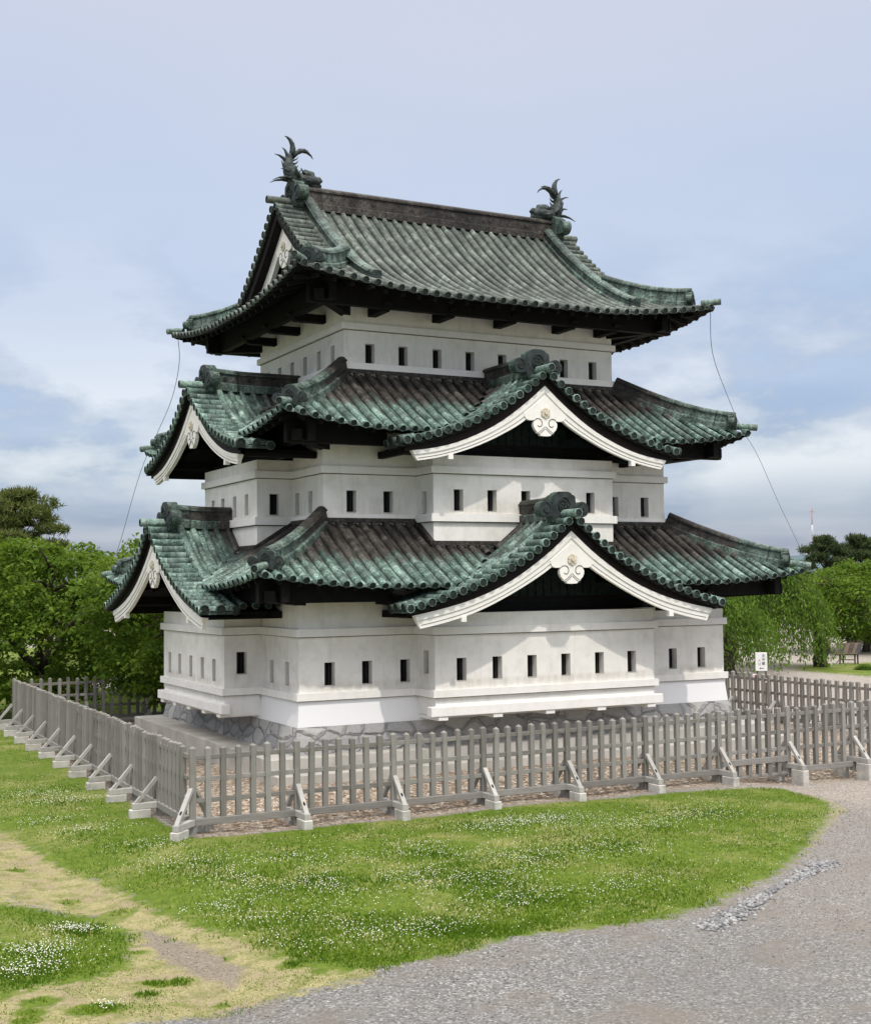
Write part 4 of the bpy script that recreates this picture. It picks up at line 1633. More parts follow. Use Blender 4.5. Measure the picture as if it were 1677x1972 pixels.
# --- main roof: hipped skirt with a gable above
EX0, EX1, EY0, EY1 = 0.08, 11.72, 0.08, 9.72
RB = YC - EY0
prof3 = lambda b: 12.17 + 0.355 * b + 0.062 * b * b
roof3 = HipRoof(EX0, EX1, EY0, EY1, RB, prof3, 0.42, 3.8, lambda b, a, k: -0.08 + 0.25 * float(smooth(0.5, 4.5, b)))
XV = 1.35          # verge of the gable
GI = 1.85          # gable wall set in from the eave
rp3 = roof_part('main hip and gable roof with long grey green tile rows')
mb = MB()


def b3(a):
    c = min(a - EX0, EX1 - a)
    if c < XV - EX0 + 0.72:
        return max(0.0, min(c, GI))
    return RB


for k in ('front', 'back'):
    roof3.tiles(mb, k, b3, nocut)
for k in ('left', 'right'):
    roof3.tiles(mb, k, lambda a: max(0.0, min(a - EY0, EY1 - a, GI)), nocut)
# upper gable overhang with verge tiles
NB = 30
for xs, xin in ((1, XV), (-1, 11.8 - XV)):
    for sy in (1, -1):
        bl_ = [1.15 + (RB - 1.15) * i / NB for i in range(NB + 1)]
        P = lambda x, b, dz=0.0: Vector((x, (EY0 + b) if sy > 0 else (EY1 - b), prof3(b) + dz))
        V, T = [], []
        for b in bl_:
            for w in (0.0, 0.4, 0.82):
                V.append(P(xin + xs * w, b, -0.02))
                T.append((w + 110, b * 1.2, 0.0))
        mb.add(V, [(i * 3 + k, i * 3 + k + 1, i * 3 + k + 4, i * 3 + k + 3) for i in range(NB) for k in range(2)], 0, True, T)
        arc = [0]
        for i in range(NB):
            arc.append(arc[-1] + (Vector(P(0, bl_[i + 1])) - Vector(P(0, bl_[i]))).length)
        s_ = arc[-1] - 0.22
        while s_ > 0.05:
            b = float(np.interp(s_, arc, bl_))
            sl = 0.355 + 0.124 * b
            inn = Vector((0, sy, 0))
            nrm = (Vector((0, 0, 1)) - inn * sl).normalized()
            dv = (inn + Vector((0, 0, sl))).normalized()
            pts = [P(xin + xs * (-0.02 + 0.72 * t), b, 0.0) for t in (0, 0.5, 1)]
            half_rib(mb, pts, [nrm] * 3, dv, 0.086, [(s_ + 120, 0.1 + 0.5 * t, -0.2 + 0.25 * t) for t in (0, 0.5, 1)], True)
            s_ -= 0.262
        # roll beside the verge
        pts = [P(xin + xs * 0.76, b, 0.01) for b in bl_]
        nr = [(Vector((0, 0, 1)) - Vector((0, sy, 0)) * (0.355 + 0.124 * b)).normalized() for b in bl_]
        half_rib(mb, pts, nr, (1, 0, 0), 0.09, [(3, b, -0.05) for b in bl_], False)
    tip_tube(mb, (xin + xs * 0.6, YC, prof3(RB) + 0.06), (xin - xs * 0.18, YC, prof3(RB) + 0.06), 0.10)
mb.build('tile_covering', [M['copper_top'], M['disc']], rp3)
eave_frame(roof3, P3, 12.2, rp3, None, nocut)
cantilevers(rp3, [2.75, 4.5, 6.25, 8.0, 9.3], [3.2, 4.9, 6.6], 2.025, 9.775, 1.99, 7.81, 1.0, 11.90, 12.10, None, None, 12.44)
# hip ridges of the main roof
hip_ridges(roof3, rp3, 2.16, 0.42, 0.42, -0.1, 0.25)
# descending ridges
for xd in (2.22, 11.8 - 2.22):
    for sy in (1, -1):
        mb = MB()
        path = [Vector((xd, (EY0 + b) if sy > 0 else (EY1 - b), prof3(b) + 0.03)) for b in np.linspace(0.60, RB - 0.05, 22)]
        ridge_sweep(mb, path, 0.24, 0.30, lambda t: (0.3, 0.03 + t * 1.8, 0.25 + 0.2 * t), (-0.3, -0.4))
        e = path[0]
        mb.box((e.x, e.y - sy * 0.03, e.z + 0.11), (0.32, 0.07, 0.34), 1)
        mb.build('descending_ridge', [M['ridge'], M['bronze']], rp3)
# main ridge with lip mouldings and small round bosses
mb = MB()
zr = prof3(RB)
ridge_sweep(mb, [(x, YC, zr + 0.02) for x in np.linspace(1.95, 9.85, 12)], 0.30, 0.51, lambda t: (0.3, 0.05 + t * 2.4, 1.35), (-0.40, -0.45))
for i in range(6):
    x = 2.9 + i * 1.2
    for sg in (-1, 1):
        mb.tube([(x, YC + sg * 0.14, zr + 0.24), (x, YC + sg * 0.17, zr + 0.24)], 0.055, 10, 0, True, True, (0, 0.1, 0.7))
mb.build('main_ridge', [M['ridge']], rp3)
for s_, xo in ((1, 1.80), (-1, 10.0)):
    oni(lambda d, q, z: Vector((xo + s_ * q, YC + d, z)), -0.02, zr + 0.18, 1.0, rp3)
# gable ends of the main roof
for s_, xv in ((1, XV), (-1, 11.8 - XV)):
    fn = lambda d, q, z: Vector((xv + s_ * q, YC + d, z))
    part = bpy.data.objects.new('gable_end', None)
    COL.objects.link(part)
    put(part, castle)
    part['label'] = 'white plaster gable end under the main ridge'
    Hh = lambda d: prof3(RB - abs(d))
    mb = MB()
    dd = [3.55 * i / 20 for i in range(21)]
    for sg in (-1, 1):
        for (q0, q1, z0, z1, m_) in ((0.06, 0.50, -0.05, -0.16, 0), (0.08, 0.30, -0.10, -0.42, 1)):
            V = []
            for q in (q0, q1):
                V += [fn(sg * d, q, max(12.84, Hh(d) + z0)) for d in dd] + [fn(sg * d, q, max(12.82, Hh(d) + z1)) for d in dd]
            n = len(dd)
            F = [(i, i + 1, n + i + 1, n + i) for i in range(n - 1)] + [(2 * n + i, 2 * n + i + 1, 3 * n + i + 1, 3 * n + i) for i in range(n - 1)]
            F += [(n + i, n + i + 1, 3 * n + i + 1, 3 * n + i) for i in range(n - 1)]
            mb.add(V, F, m_)
    mb.build('eave_boarding', [M['black_wood'], M['red_wood']], part)
    for sg in (-1, 1):
        mb = MB()
        V = []
        n = len(dd)
        for q in (0.30, 0.42):
            V += [fn(sg * d, q, max(12.90, Hh(d) - 0.36)) for d in dd] + [fn(sg * d, q, max(12.88, Hh(d) - 0.80 - 0.04 * d)) for d in dd]
        F = []
        for i in range(n - 1):
            F += [(i, i + 1, n + i + 1, n + i), (2 * n + i, 2 * n + i + 1, 3 * n + i + 1, 3 * n + i), (i, i + 1, 2 * n + i + 1, 2 * n + i), (n + i, n + i + 1, 3 * n + i + 1, 3 * n + i)]
        mb.add(V, F, 0)
        mb.build('bargeboard', [M['plaster_clean']], part)
    pendant(fn, 0.26, Hh(0) - 1.66, part, 1.0)
    mb = MB()
    pts = [(-3.4, 12.9)] + [(3.4 * i / 12, Hh(3.4 * i / 12) - 0.15) for i in range(-12, 13)] + [(3.4, 12.9)]
    mb.prism(pts, lambda d, z: fn(d, 0.62, z), lambda d, z: fn(d, 0.70, z), 0)
    mb.build('gable_field', [M['black_wood']], part)


# --- fish shaped ridge ornaments
def shachi(s_, x_off, label):
    """fish with its head on the ridge and tail in the air; s_ mirrors along the ridge"""
    fx = lambda x, y, z: Vector((x_off + s_ * x, YC + y, z))
    g = (2.0, 0.1, 0.15)
    mb = MB()
    spine = [(2.62, 15.98), (2.42, 16.02), (2.15, 15.98), (1.93, 16.02), (1.80, 16.16), (1.74, 16.36), (1.78, 16.54), (1.85, 16.66), (1.88, 16.76)]
    rad = [0.10, 0.19, 0.22, 0.24, 0.22, 0.175, 0.125, 0.085, 0.05]
    P = []
    for i in range(len(spine) * 4 - 3):
        t = i / 4
        k = min(int(t), len(spine) - 2)
        f = t - k
        P.append((spine[k][0] * (1 - f) + spine[k + 1][0] * f, spine[k][1] * (1 - f) + spine[k + 1][1] * f, rad[k] * (1 - f) + rad[k + 1] * f))
    mb.tube([fx(a, 0, b) for a, b, c in P], [c * (1 + 0.06 * math.sin(i * 2.6)) for i, (a, b, c) in enumerate(P)], 12, 0, True, True, g, 0.8)
    # scale ridges
    for i in range(8, len(P) - 2, 2):
        a, b, c = P[i]
        for y in (-0.5, 0.5):
            mb.tube([fx(a - 0.02, y * c * 1.5, b), fx(a + 0.05, y * c * 1.7, b - 0.05)], [c * 0.25, 0.01], 5, 0, True, True, g)

    def blade(pts, w0, thick=0.035, y=0.0, y1=None):
        n = len(pts)
        y1 = y if y1 is None else y1
        mb.tube([fx(p[0], y + (y1 - y) * i / (n - 1), p[1]) for i, p in enumerate(pts)], [max(0.010, 1.35 * w0 * (1 - (i / (n - 1)) ** 1.5)) for i in range(n)], 7, 0, True, True, g, 0.55)
    # tail: tall prong, lateral prong
    blade([(1.84, 16.6), (1.87, 16.78), (1.86, 16.92), (1.80, 17.03), (1.72, 17.09), (1.65, 17.11)], 0.10)
    blade([(1.88, 16.62), (1.91, 16.80), (1.89, 16.95), (1.84, 17.02)], 0.07)
    blade([(1.86, 16.58), (2.0, 16.72), (2.14, 16.78), (2.28, 16.76), (2.39, 16.68), (2.44, 16.60)], 0.09)
    blade([(1.90, 16.64), (2.05, 16.80), (2.2, 16.83), (2.31, 16.80)], 0.06)
    # dorsal spines on the outer side
    blade([(1.73, 16.46), (1.72, 16.62), (1.66, 16.74), (1.58, 16.80)], 0.07)
    blade([(1.72, 16.40), (1.62, 16.52), (1.50, 16.58), (1.37, 16.60)], 0.065)
    blade([(1.66, 16.28), (1.60, 16.36), (1.56, 16.46)], 0.045)
    blade([(1.72, 16.14), (1.62, 16.20), (1.50, 16.20)], 0.055, y=-0.12)
    blade([(1.80, 15.98), (1.62, 15.99), (1.44, 15.95), (1.26, 15.86)], 0.065, y=-0.1, y1=-0.16)
    blade([(1.80, 15.98), (1.62, 15.99), (1.44, 15.95), (1.30, 15.88)], 0.06, y=0.1, y1=0.16)
    # breast fins and inner crest
    for y in (-1, 1):
        blade([(1.95, 16.0), (1.86, 16.14), (1.80, 16.26)], 0.06, y=y * 0.22, y1=y * 0.36)
    for q, w in ((16.2, 0.05), (16.32, 0.045), (16.44, 0.04), (16.54, 0.03)):
        blade([(1.90, q - 0.04), (1.98, q), (2.03, q + 0.07)], w)
    blade([(1.95, 16.12), (2.05, 16.20), (2.12, 16.30)], 0.05)
    body = mb.build('fish_ornament', [M['bronze_green']], castle, label)
    # head with brow, eyes, jaws
    mb = MB()
    mb.tube([fx(2.1, 0, 16.02), fx(2.25, 0, 16.16), fx(2.38, 0, 16.14), fx(2.46, 0, 16.02)], [0.08, 0.15, 0.14, 0.07], 10, 0, True, True, g)
    mb.tube([fx(2.3, 0, 15.98), fx(2.48, 0, 16.03), fx(2.62, 0, 16.06), fx(2.68, 0, 16.01)], [0.12, 0.11, 0.09, 0.05], 10, 0, True, True, g)
    mb.tube([fx(2.2, 0, 15.92), fx(2.45, 0, 15.90), fx(2.66, 0, 15.90)], [0.12, 0.11, 0.05], 10, 0, True, True, g)
    for y in (-1, 1):
        mb.tube([fx(2.36, y * 0.10, 16.10), fx(2.36, y * 0.17, 16.12)], [0.06, 0.03], 8, 0, True, True, g)
        mb.tube([fx(2.16, y * 0.12, 16.12), fx(2.02, y * 0.2, 16.26)], [0.05, 0.01], 6, 0, True, True, g)
        mb.tube([fx(2.52, y * 0.08, 16.0), fx(2.2, y * 0.2, 15.95), fx(1.98, y * 0.22, 16.05)], [0.03, 0.04, 0.01], 6, 0, True, True, g)
    mb.build('fish_head', [M['bronze_green']], body)


M['bronze_green'] = mat_simple('patinated_bronze', (0.045, 0.056, 0.053), 0.55, 0.75, 7, 0.6, 26)
shachi(1, 0.0, 'bronze fish with raised tail at the near end of the ridge')
shachi(-1, 11.80, 'bronze fish with raised tail at the far end of the ridge')

# ------------------------------------------------------------------ plinth and steps
plinth = thing('stepped_plinth', 'pale concrete plinth with long steps round the stone base of the keep', 'steps', (6, 4, 1.3))
mb = MB()
mb.box2((-0.83, -0.45, 0.9), (12.75, 10.35, 1.795))
mb.build('plinth_slab', [M['concrete']], plinth, None, 0.015)
mb = MB()
mb.box2((-0.80, -0.92, 0.9), (13.15, -0.452, 1.50))
mb.build('step', [M['concrete']], plinth, None, 0.015)
mb = MB()
mb.box2((12.752, -0.45, 0.9), (13.15, 10.0, 1.49))
mb.build('step', [M['concrete']], plinth, None, 0.015)

# ------------------------------------------------------------------ lightning conductor cables
for nm, lb, pts in (('lightning_cable', 'thin grey cable running from the right roof corner down behind the weeping tree',
                     [(11.62, 0.14, 12.60), (15.06, 4.24, 12.26), (18.88, 8.15, 11.74), (22.81, 12.01, 11.18), (26.92, 15.77, 10.57), (31.33, 19.45, 8.89), (36.0, 23.01, 6.72), (40.6, 26.62, 4.43), (45.5, 30.5, 1.0)]),
                    ('lightning_cable', 'thin grey cable running from the left roof corner down behind the leafy trees',
                     [(0.22, 9.68, 12.62), (1.13, 12.61, 12.29), (1.78, 15.7, 11.59), (2.16, 18.94, 10.73), (2.48, 22.23, 9.71), (2.69, 25.63, 7.59), (3.05, 28.94, 5.86), (3.6, 34.0, 1.0)])):
    mb = MB()
    q = [Vector(p) for p in pts]
    q = [q[0] * 2 - q[1]] + q + [q[-1] * 2 - q[-2]]
    fine = []
    for i in range(1, len(q) - 2):
        for k in range(6):
            t = k / 6
            fine.append(((q[i] * 2) + (q[i + 1] - q[i - 1]) * t + (q[i - 1] * 2 - q[i] * 5 + q[i + 1] * 4 - q[i + 2]) * t * t
                         + (q[i] * 3 - q[i - 1] - q[i + 1] * 3 + q[i + 2]) * t ** 3) * 0.5)
    mb.tube(fine + [q[-2]], 0.010, 5)
    tag(mb.build(nm, [M['steel']]), lb, 'cable', 'lightning conductor cables')

# ------------------------------------------------------------------ paling fences
PK_W = 0.098


def picket_mesh(h, w=PK_W):
    mb = MB()
    a = w / 2
    V = [(-a, -a, 0), (a, -a, 0), (a, a, 0), (-a, a, 0), (-a, -a, h - 0.03), (a, -a, h - 0.03), (a, a, h - 0.03), (-a, a, h - 0.03), (0, 0, h + 0.012)]
    mb.add(V, [(0, 1, 5, 4), (1, 2, 6, 5), (2, 3, 7, 6), (3, 0, 4, 7), (4, 5, 8), (5, 6, 8), (6, 7, 8), (7, 4, 8)], 0)
    return mb


def copy_part(src, parent, loc, rotz=0.0):
    o = src.copy()
    COL.objects.link(o)
    put(o, parent)
    o.location = loc
    o.rotation_euler = (0, 0, rotz)
    return o


def build_fence(name, label, p0, p1, z_rail, spacing, brace_every, out, gate=None, corner0=True, braces_in=True, drop=None):
    """paling fence from p0 to p1; out = unit vector pointing away from the keep"""
    p0, p1 = Vector((*p0, 0)), Vector((*p1, 0))
    L = (p1 - p0).length
    d = (p1 - p0) / L
    out = Vector((*out, 0))
    ang = math.atan2(d.y, d.x)
    F = thing(name, label, 'fence', (p0.x, p0.y, gz(p0.x, p0.y)))
    n = int(round(L / spacing))
    sp = L / n
    zr = lambda t: z_rail(t)
    pick0 = None
    post0 = None
    brace0 = None
    rot = Matrix.Rotation(ang, 3, 'Z')

    def rail(t0, t1, z, hh, dd, off=0.0, nm='rail', mat='wood_h'):
        mb = MB()
        a = p0 + d * t0 + out * off
        b = p0 + d * t1 + out * off
        za, zb = zr(t0) + z, zr(t1) + z
        V = []
        for p, zz in ((a, za), (b, zb)):
            for oy, oz in ((-dd / 2, -hh / 2), (dd / 2, -hh / 2), (dd / 2, hh / 2), (-dd / 2, hh / 2)):
                q = p + out * oy
                V.append((q.x, q.y, zz + oz))
        mb.add(V, [(0, 1, 5, 4), (1, 2, 6, 5), (2, 3, 7, 6), (3, 0, 4, 7), (3, 2, 1, 0), (4, 5, 6, 7)])
        return mb.build(nm, [M[mat]], F, None, 0.006)
    # rails run in bays between braced posts
    nb = int(math.ceil(n / brace_every))
    for k in range(nb):
        t0 = k * brace_every * sp + 0.03
        t1 = min(L, (k + 1) * brace_every * sp) - 0.03
        for z in (0.32, 0.70, 1.09):
            rail(t0, t1, z, 0.085, 0.036)
        if gate is not None and k == gate:
            rail(t0, t1, 0.10, 0.135, 0.10, 0.02, 'bottom_rail')
            rail(t0, t1, -0.235, 0.06, 0.08, 0.0, 'bottom_rail')
        else:
            dz = -0.115 if (gate is not None and k > gate) else 0.0
            rail(t0, t1, -0.055 + dz, 0.125, 0.105, 0.02, 'bottom_rail')
    for i in range(n + 1):
        if i == 0 and not corner0:
            continue
        t = i * sp
        k = min(int(i / brace_every), nb - 1)
        is_post = i % brace_every == 0
        low = 0.23 if (gate is not None and k == gate and not is_post) else (0.12 if gate is not None and k > gate else 0.0)
        p = p0 + d * t
        jz = random.gauss(0, 0.012)
        if low > 0.2:
            o = picket_mesh(1.27 + low).build('picket', [M['wood']], F)
            o.location = (p.x, p.y, zr(t) - low + jz)
            o.rotation_euler = (0, 0, ang)
            continue
        if is_post:
            if post0 is None:
                post0 = picket_mesh(1.62, 0.105).build('post', [M['wood']], F)
                o = post0
            else:
                o = copy_part(post0, F, (0, 0, 0))
            o.location = (p.x, p.y, zr(t) - 0.33)
            o.rotation_euler = (0, 0, ang)
        else:
            if pick0 is None:
                pick0 = picket_mesh(1.27 + (0.12 if gate is not None else 0)).build('picket', [M['wood']], F)
                o = pick0
            else:
                o = copy_part(pick0, F, (0, 0, 0))
            o.location = (p.x, p.y, zr(t) - (0.12 if gate is not None else 0) + jz)
            o.rotation_euler = (random.gauss(0, 0.010), random.gauss(0, 0.010), ang + random.uniform(-0.05, 0.05))
    # braces: foot beam on concrete blocks with a raking strut each side
    sets = {}
    for k in range(0, n + 1, brace_every):
        if k == 0 and not corner0:
            continue
        t = k * sp
        p = p0 + d * t
        dirs = out
        if k == 0 and corner0:
            dirs = (out - d).normalized()
        zg = min(gz(p.x + dirs.x * 0.45, p.y + dirs.y * 0.45), zr(t) - 0.18)
        dz = zr(t) - zg
        a2 = math.atan2(dirs.y, dirs.x)
        reach = 0.56 if not (k == 0 and corner0) else 0.66
        sd_ = Vector((-dirs.y, dirs.x, 0))
        mb = MB()
        rr = Matrix.Rotation(a2, 3, 'Z')
        zs = zr(t) - 0.06
        mb.box((p.x, p.y, zs), (reach * 2 - 0.04, 0.12, 0.115), 0, rr)
        mb.build('foot_beam', [M['wood_pale']], F, None, 0.008)
        for sg in (1, -1):
            if sg < 0 and not braces_in:
                continue
            mb = MB()
            a = p + dirs * (sg * (reach - 0.10)) + Vector((0, 0, zs + 0.06))
            b = p + dirs * (sg * 0.075) + Vector((0, 0, zs + (0.58 if k == 0 else 0.50)))
            ln = (b - a).length
            u_ = (b - a) / ln
            m3 = Matrix((u_, sd_, u_.cross(sd_))).transposed()
            mb.box((a + b) / 2, (ln + 0.06, 0.088, 0.065), 0, m3)
            # bolt hole on the outer face
            nrm = u_.cross(sd_)
            if nrm.z < 0:
                nrm = -nrm
            c = a + u_ * (ln * 0.30) + nrm * 0.0340
            m_ = [c + u_ * (math.cos(q) * 0.045) + sd_ * (math.sin(q) * 0.022) for q in [i * math.pi / 5 for i in range(10)]]
            mb.add(m_, [tuple(range(10))], 1)
            mb.build('brace', [M['wood_pale'], M['dark']], F, None, 0.0)
            mb = MB()
            c = p + dirs * (sg * (reach - 0.17))
            zt = zs - 0.061
            zb_ = gz(c.x, c.y) - 0.08
            mb.box((c.x, c.y, (zt + zb_) / 2), (0.40, 0.17, max(0.08, zt - zb_)), 0, rr)
            mb.build('foot_block', [M['concrete_foot']], F, None, 0.012)
    return F


zf = lambda t: 1.285
build_fence('wooden_fence', 'grey paling fence across the front, nearest the camera, on braced feet above the lawn', (-3.40, -3.50), (17.7, -3.50), zf, 0.2855, 7, (0, -1), gate=6)
build_fence('wooden_fence', 'paling fence running back along the left lawn, its pickets closing into a solid wall', (-3.40, -3.22), (-3.02, 16.7), lambda t: 1.285, 0.285, 7, (-1, 0), corner0=False)
build_fence('wooden_fence', 'grey paling fence behind the keep, under the leafy trees on the left', (-2.75, 16.72), (17.4, 16.72), lambda t: 1.25, 0.285, 7, (0, 1), corner0=False)
build_fence('wooden_fence', 'grey paling fence right of the keep, in front of the entrance sign', (17.72, -3.2), (17.72, 16.5), lambda t: 1.22, 0.285, 7, (1, 0), corner0=False)

# ------------------------------------------------------------------ trees
LEAF_CHERRY = mat_leaf('cherry_leaves', [(0.022, 0.056, 0.007), (0.080, 0.145, 0.016), (0.165, 0.240, 0.030), (0.33, 0.35, 0.08)])
LEAF_CHERRY_B = mat_leaf('deep_green_leaves', [(0.018, 0.050, 0.008), (0.060, 0.122, 0.016), (0.130, 0.210, 0.030), (0.23, 0.30, 0.07)])
LEAF_WEEP = mat_leaf('weeping_leaves', [(0.045, 0.095, 0.013), (0.095, 0.175, 0.024), (0.16, 0.26, 0.04), (0.27, 0.36, 0.08)])
LEAF_PINE = mat_leaf('pine_needles', [(0.035, 0.050, 0.016), (0.075, 0.095, 0.026), (0.125, 0.138, 0.040), (0.19, 0.18, 0.06)], 0.2)
LEAF_PINE_B = mat_leaf('dark_pine_needles', [(0.02, 0.036, 0.016), (0.042, 0.064, 0.026), (0.075, 0.098, 0.038), (0.11, 0.13, 0.05)], 0.15)


def leaf_cards(C, size, lw, droop=0.4, updir=None):
    """one folded leaf (two quads sharing a midrib) per point"""
    n = len(C)
    th = rng.uniform(0, 2 * np.pi, n)
    el = rng.normal(-droop, 0.35, n)
    D = np.stack([np.cos(th) * np.cos(el), np.sin(th) * np.cos(el), np.sin(el)], -1)
    U = rng.normal(0, 0.45, (n, 3)) + np.array([0, 0, 1.0])
    S = np.cross(D, U)
    S /= np.linalg.norm(S, axis=1, keepdims=True) + 1e-9
    Nn = np.cross(S, D)
    s = size * rng.uniform(0.65, 1.3, (n, 1))
    w = s * lw
    a = C
    m = C + D * s * 0.5 - Nn * s * 0.04
    e = C + D * s - Nn * s * 0.12
    l_ = C + D * s * 0.45 + S * w * 0.5 + Nn * s * 0.10
    r_ = C + D * s * 0.45 - S * w * 0.5 + Nn * s * 0.10
    V = np.stack([a, l_, e, m, r_], 1).reshape(-1, 3)
    b = np.arange(n)[:, None] * 5
    F = np.concatenate([b + np.array([0, 3, 2, 1]), b + np.array([0, 4, 2, 3])], 0)
    return V, F


def branch_skeleton(base, height, spread, lobes, seed, nfork=5):
    """limbs of a broadleaf tree; returns tube paths and the tips"""
    r = random.Random(seed)
    paths, tips = [], []
    base = Vector(base)
    fork = base + Vector((r.uniform(-.15, .15), r.uniform(-.15, .15), height * 0.22))
    paths.append(([base - Vector((0, 0, .15)), base + (fork - base) * 0.5 + Vector((r.uniform(-.06, .06), r.uniform(-.06, .06), 0)), fork], [0.05 * height, 0.038 * height, 0.034 * height]))
    for i in range(nfork):
        a = 2 * math.pi * (i + r.uniform(-.3, .3)) / nfork
        tgt = base + Vector((math.cos(a) * spread * 0.62, math.sin(a) * spread * 0.62, height * r.uniform(0.5, 0.8)))
        mid = (fork + tgt) / 2 + Vector((r.uniform(-.3, .3), r.uniform(-.3, .3), r.uniform(0, .4)))
        paths.append(([fork, (fork + mid) / 2, mid, tgt], [0.025 * height, 0.02 * height, 0.016 * height, 0.010 * height]))
        for j in range(4):
            st = mid + (tgt - mid) * r.uniform(0, 1)
            a2 = a + r.uniform(-1.0, 1.0)
            l_ = spread * r.uniform(0.25, 0.55)
            end = st + Vector((math.cos(a2) * l_, math.sin(a2) * l_, r.uniform(-0.3, 0.9) * l_))
            paths.append(([st, (st + end) / 2 + Vector((0, 0, 0.12)), end], [0.010 * height, 0.007 * height, 0.003 * height]))
            tips.append(end)
        tips.append(tgt)
    return paths, tips


def broadleaf(name, label, base, height, spread, leaf, mat, n_clump, per, seed, low=0.12, group=None, shape=None, lw=0.55):
    global rng
    rng = np.random.default_rng(seed)
    T = thing(name, label, 'tree', base, group)
    paths, tips = branch_skeleton(base, height, spread, None, seed)
    mb = MB()
    for p, rad in paths:
        mb.tube(p, rad, 7)
    mb.build('trunk', [M['bark']], T)
    bx, by, bz = base
    # clumps: on an uneven dome, denser at the outside, layered
    C = []
    lob = [(rng.uniform(0, 2 * np.pi), rng.uniform(-0.2, 0.9), rng.uniform(0.75, 1.15)) for _ in range(9)]
    while len(C) < n_clump:
        v = rng.normal(0, 1, 3)
        v /= np.linalg.norm(v)
        rr = rng.uniform(0.50, 1.0) ** 0.42
        bump = 1.0
        az, elv = math.atan2(v[1], v[0]), v[2]
        for la, le, ls in lob:
            dd = (math.cos(az - la) * math.sqrt(max(0, 1 - elv * elv)) * math.sqrt(max(0, 1 - le * le)) + elv * le)
            if dd > 0.8:
                bump *= 1 + (ls - 1) * (dd - 0.8) * 5
        p = v * rr * bump
        zc = height * (0.5 + low / 2)
        q = np.array([bx + p[0] * spread, by + p[1] * spread, bz + zc + p[2] * height * (1 - low) / 2])
        if q[2] < bz + height * low * 0.6:
            continue
        C.append(q)
    C = np.array(C)
    cs = rng.uniform(0.55, 1.25, n_clump)
    per_c = (per * cs).astype(int)
    idx = np.repeat(np.arange(n_clump), per_c)
    sig = 0.055 * spread + 0.17
    P = C[idx] + rng.normal(0, 1, (len(idx), 3)) * np.array([sig, sig, sig * 0.27]) * cs[idx][:, None]
    off = P - C[idx]
    P[:, 2] -= 0.35 * np.hypot(off[:, 0], off[:, 1]) ** 1.3
    V, F = leaf_cards(P, leaf, lw)
    tone = np.clip(0.5 + rng.normal(0, 0.14, n_clump), 0, 1)[idx] + rng.normal(0, 0.12, len(idx))
    att = np.zeros((len(V), 3))
    att[:, 0] = np.repeat(np.clip(tone, 0, 1), 5)
    o = fast_mesh('crown', V, F, mat, {'tile': att})
    put(o, T)
    # twigs
    return T


broadleaf('cherry_tree', 'broad green leafy tree at the left edge, overhanging the far end of the fence', (-1.5, 20.6, 1.0), 6.3, 3.9, 0.21, LEAF_CHERRY, 300, 100, 11, 0.08)
broadleaf('cherry_tree', 'darker leafy tree tucked against the far left corner of the keep', (1.75, 14.6, 1.0), 6.65, 2.85, 0.19, LEAF_CHERRY, 230, 95, 12, 0.10)
broadleaf('cherry_tree', 'low bushy tree filling the gap behind the two leafy trees on the left', (4.0, 27.0, 1.0), 5.6, 3.6, 0.24, LEAF_CHERRY_B, 230, 75, 13, 0.22)
broadleaf('cherry_tree', 'tree at the far left behind the fence corner, under the tall pine', (-2.6, 33.5, 1.0), 6.2, 4.4, 0.27, LEAF_CHERRY_B, 250, 75, 14, 0.25)
broadleaf('round_tree', 'rounded green tree at the right edge behind the weeping tree', (48.8, 31.6, 0.9), 5.9, 4.6, 0.25, LEAF_CHERRY, 280, 72, 15, 0.17)
broadleaf('round_tree', 'distant tree at the edge of the plaza on the right', (62.0, 37.0, 0.9), 5.2, 4.6, 0.32, LEAF_CHERRY, 300, 45, 16, 0.1)


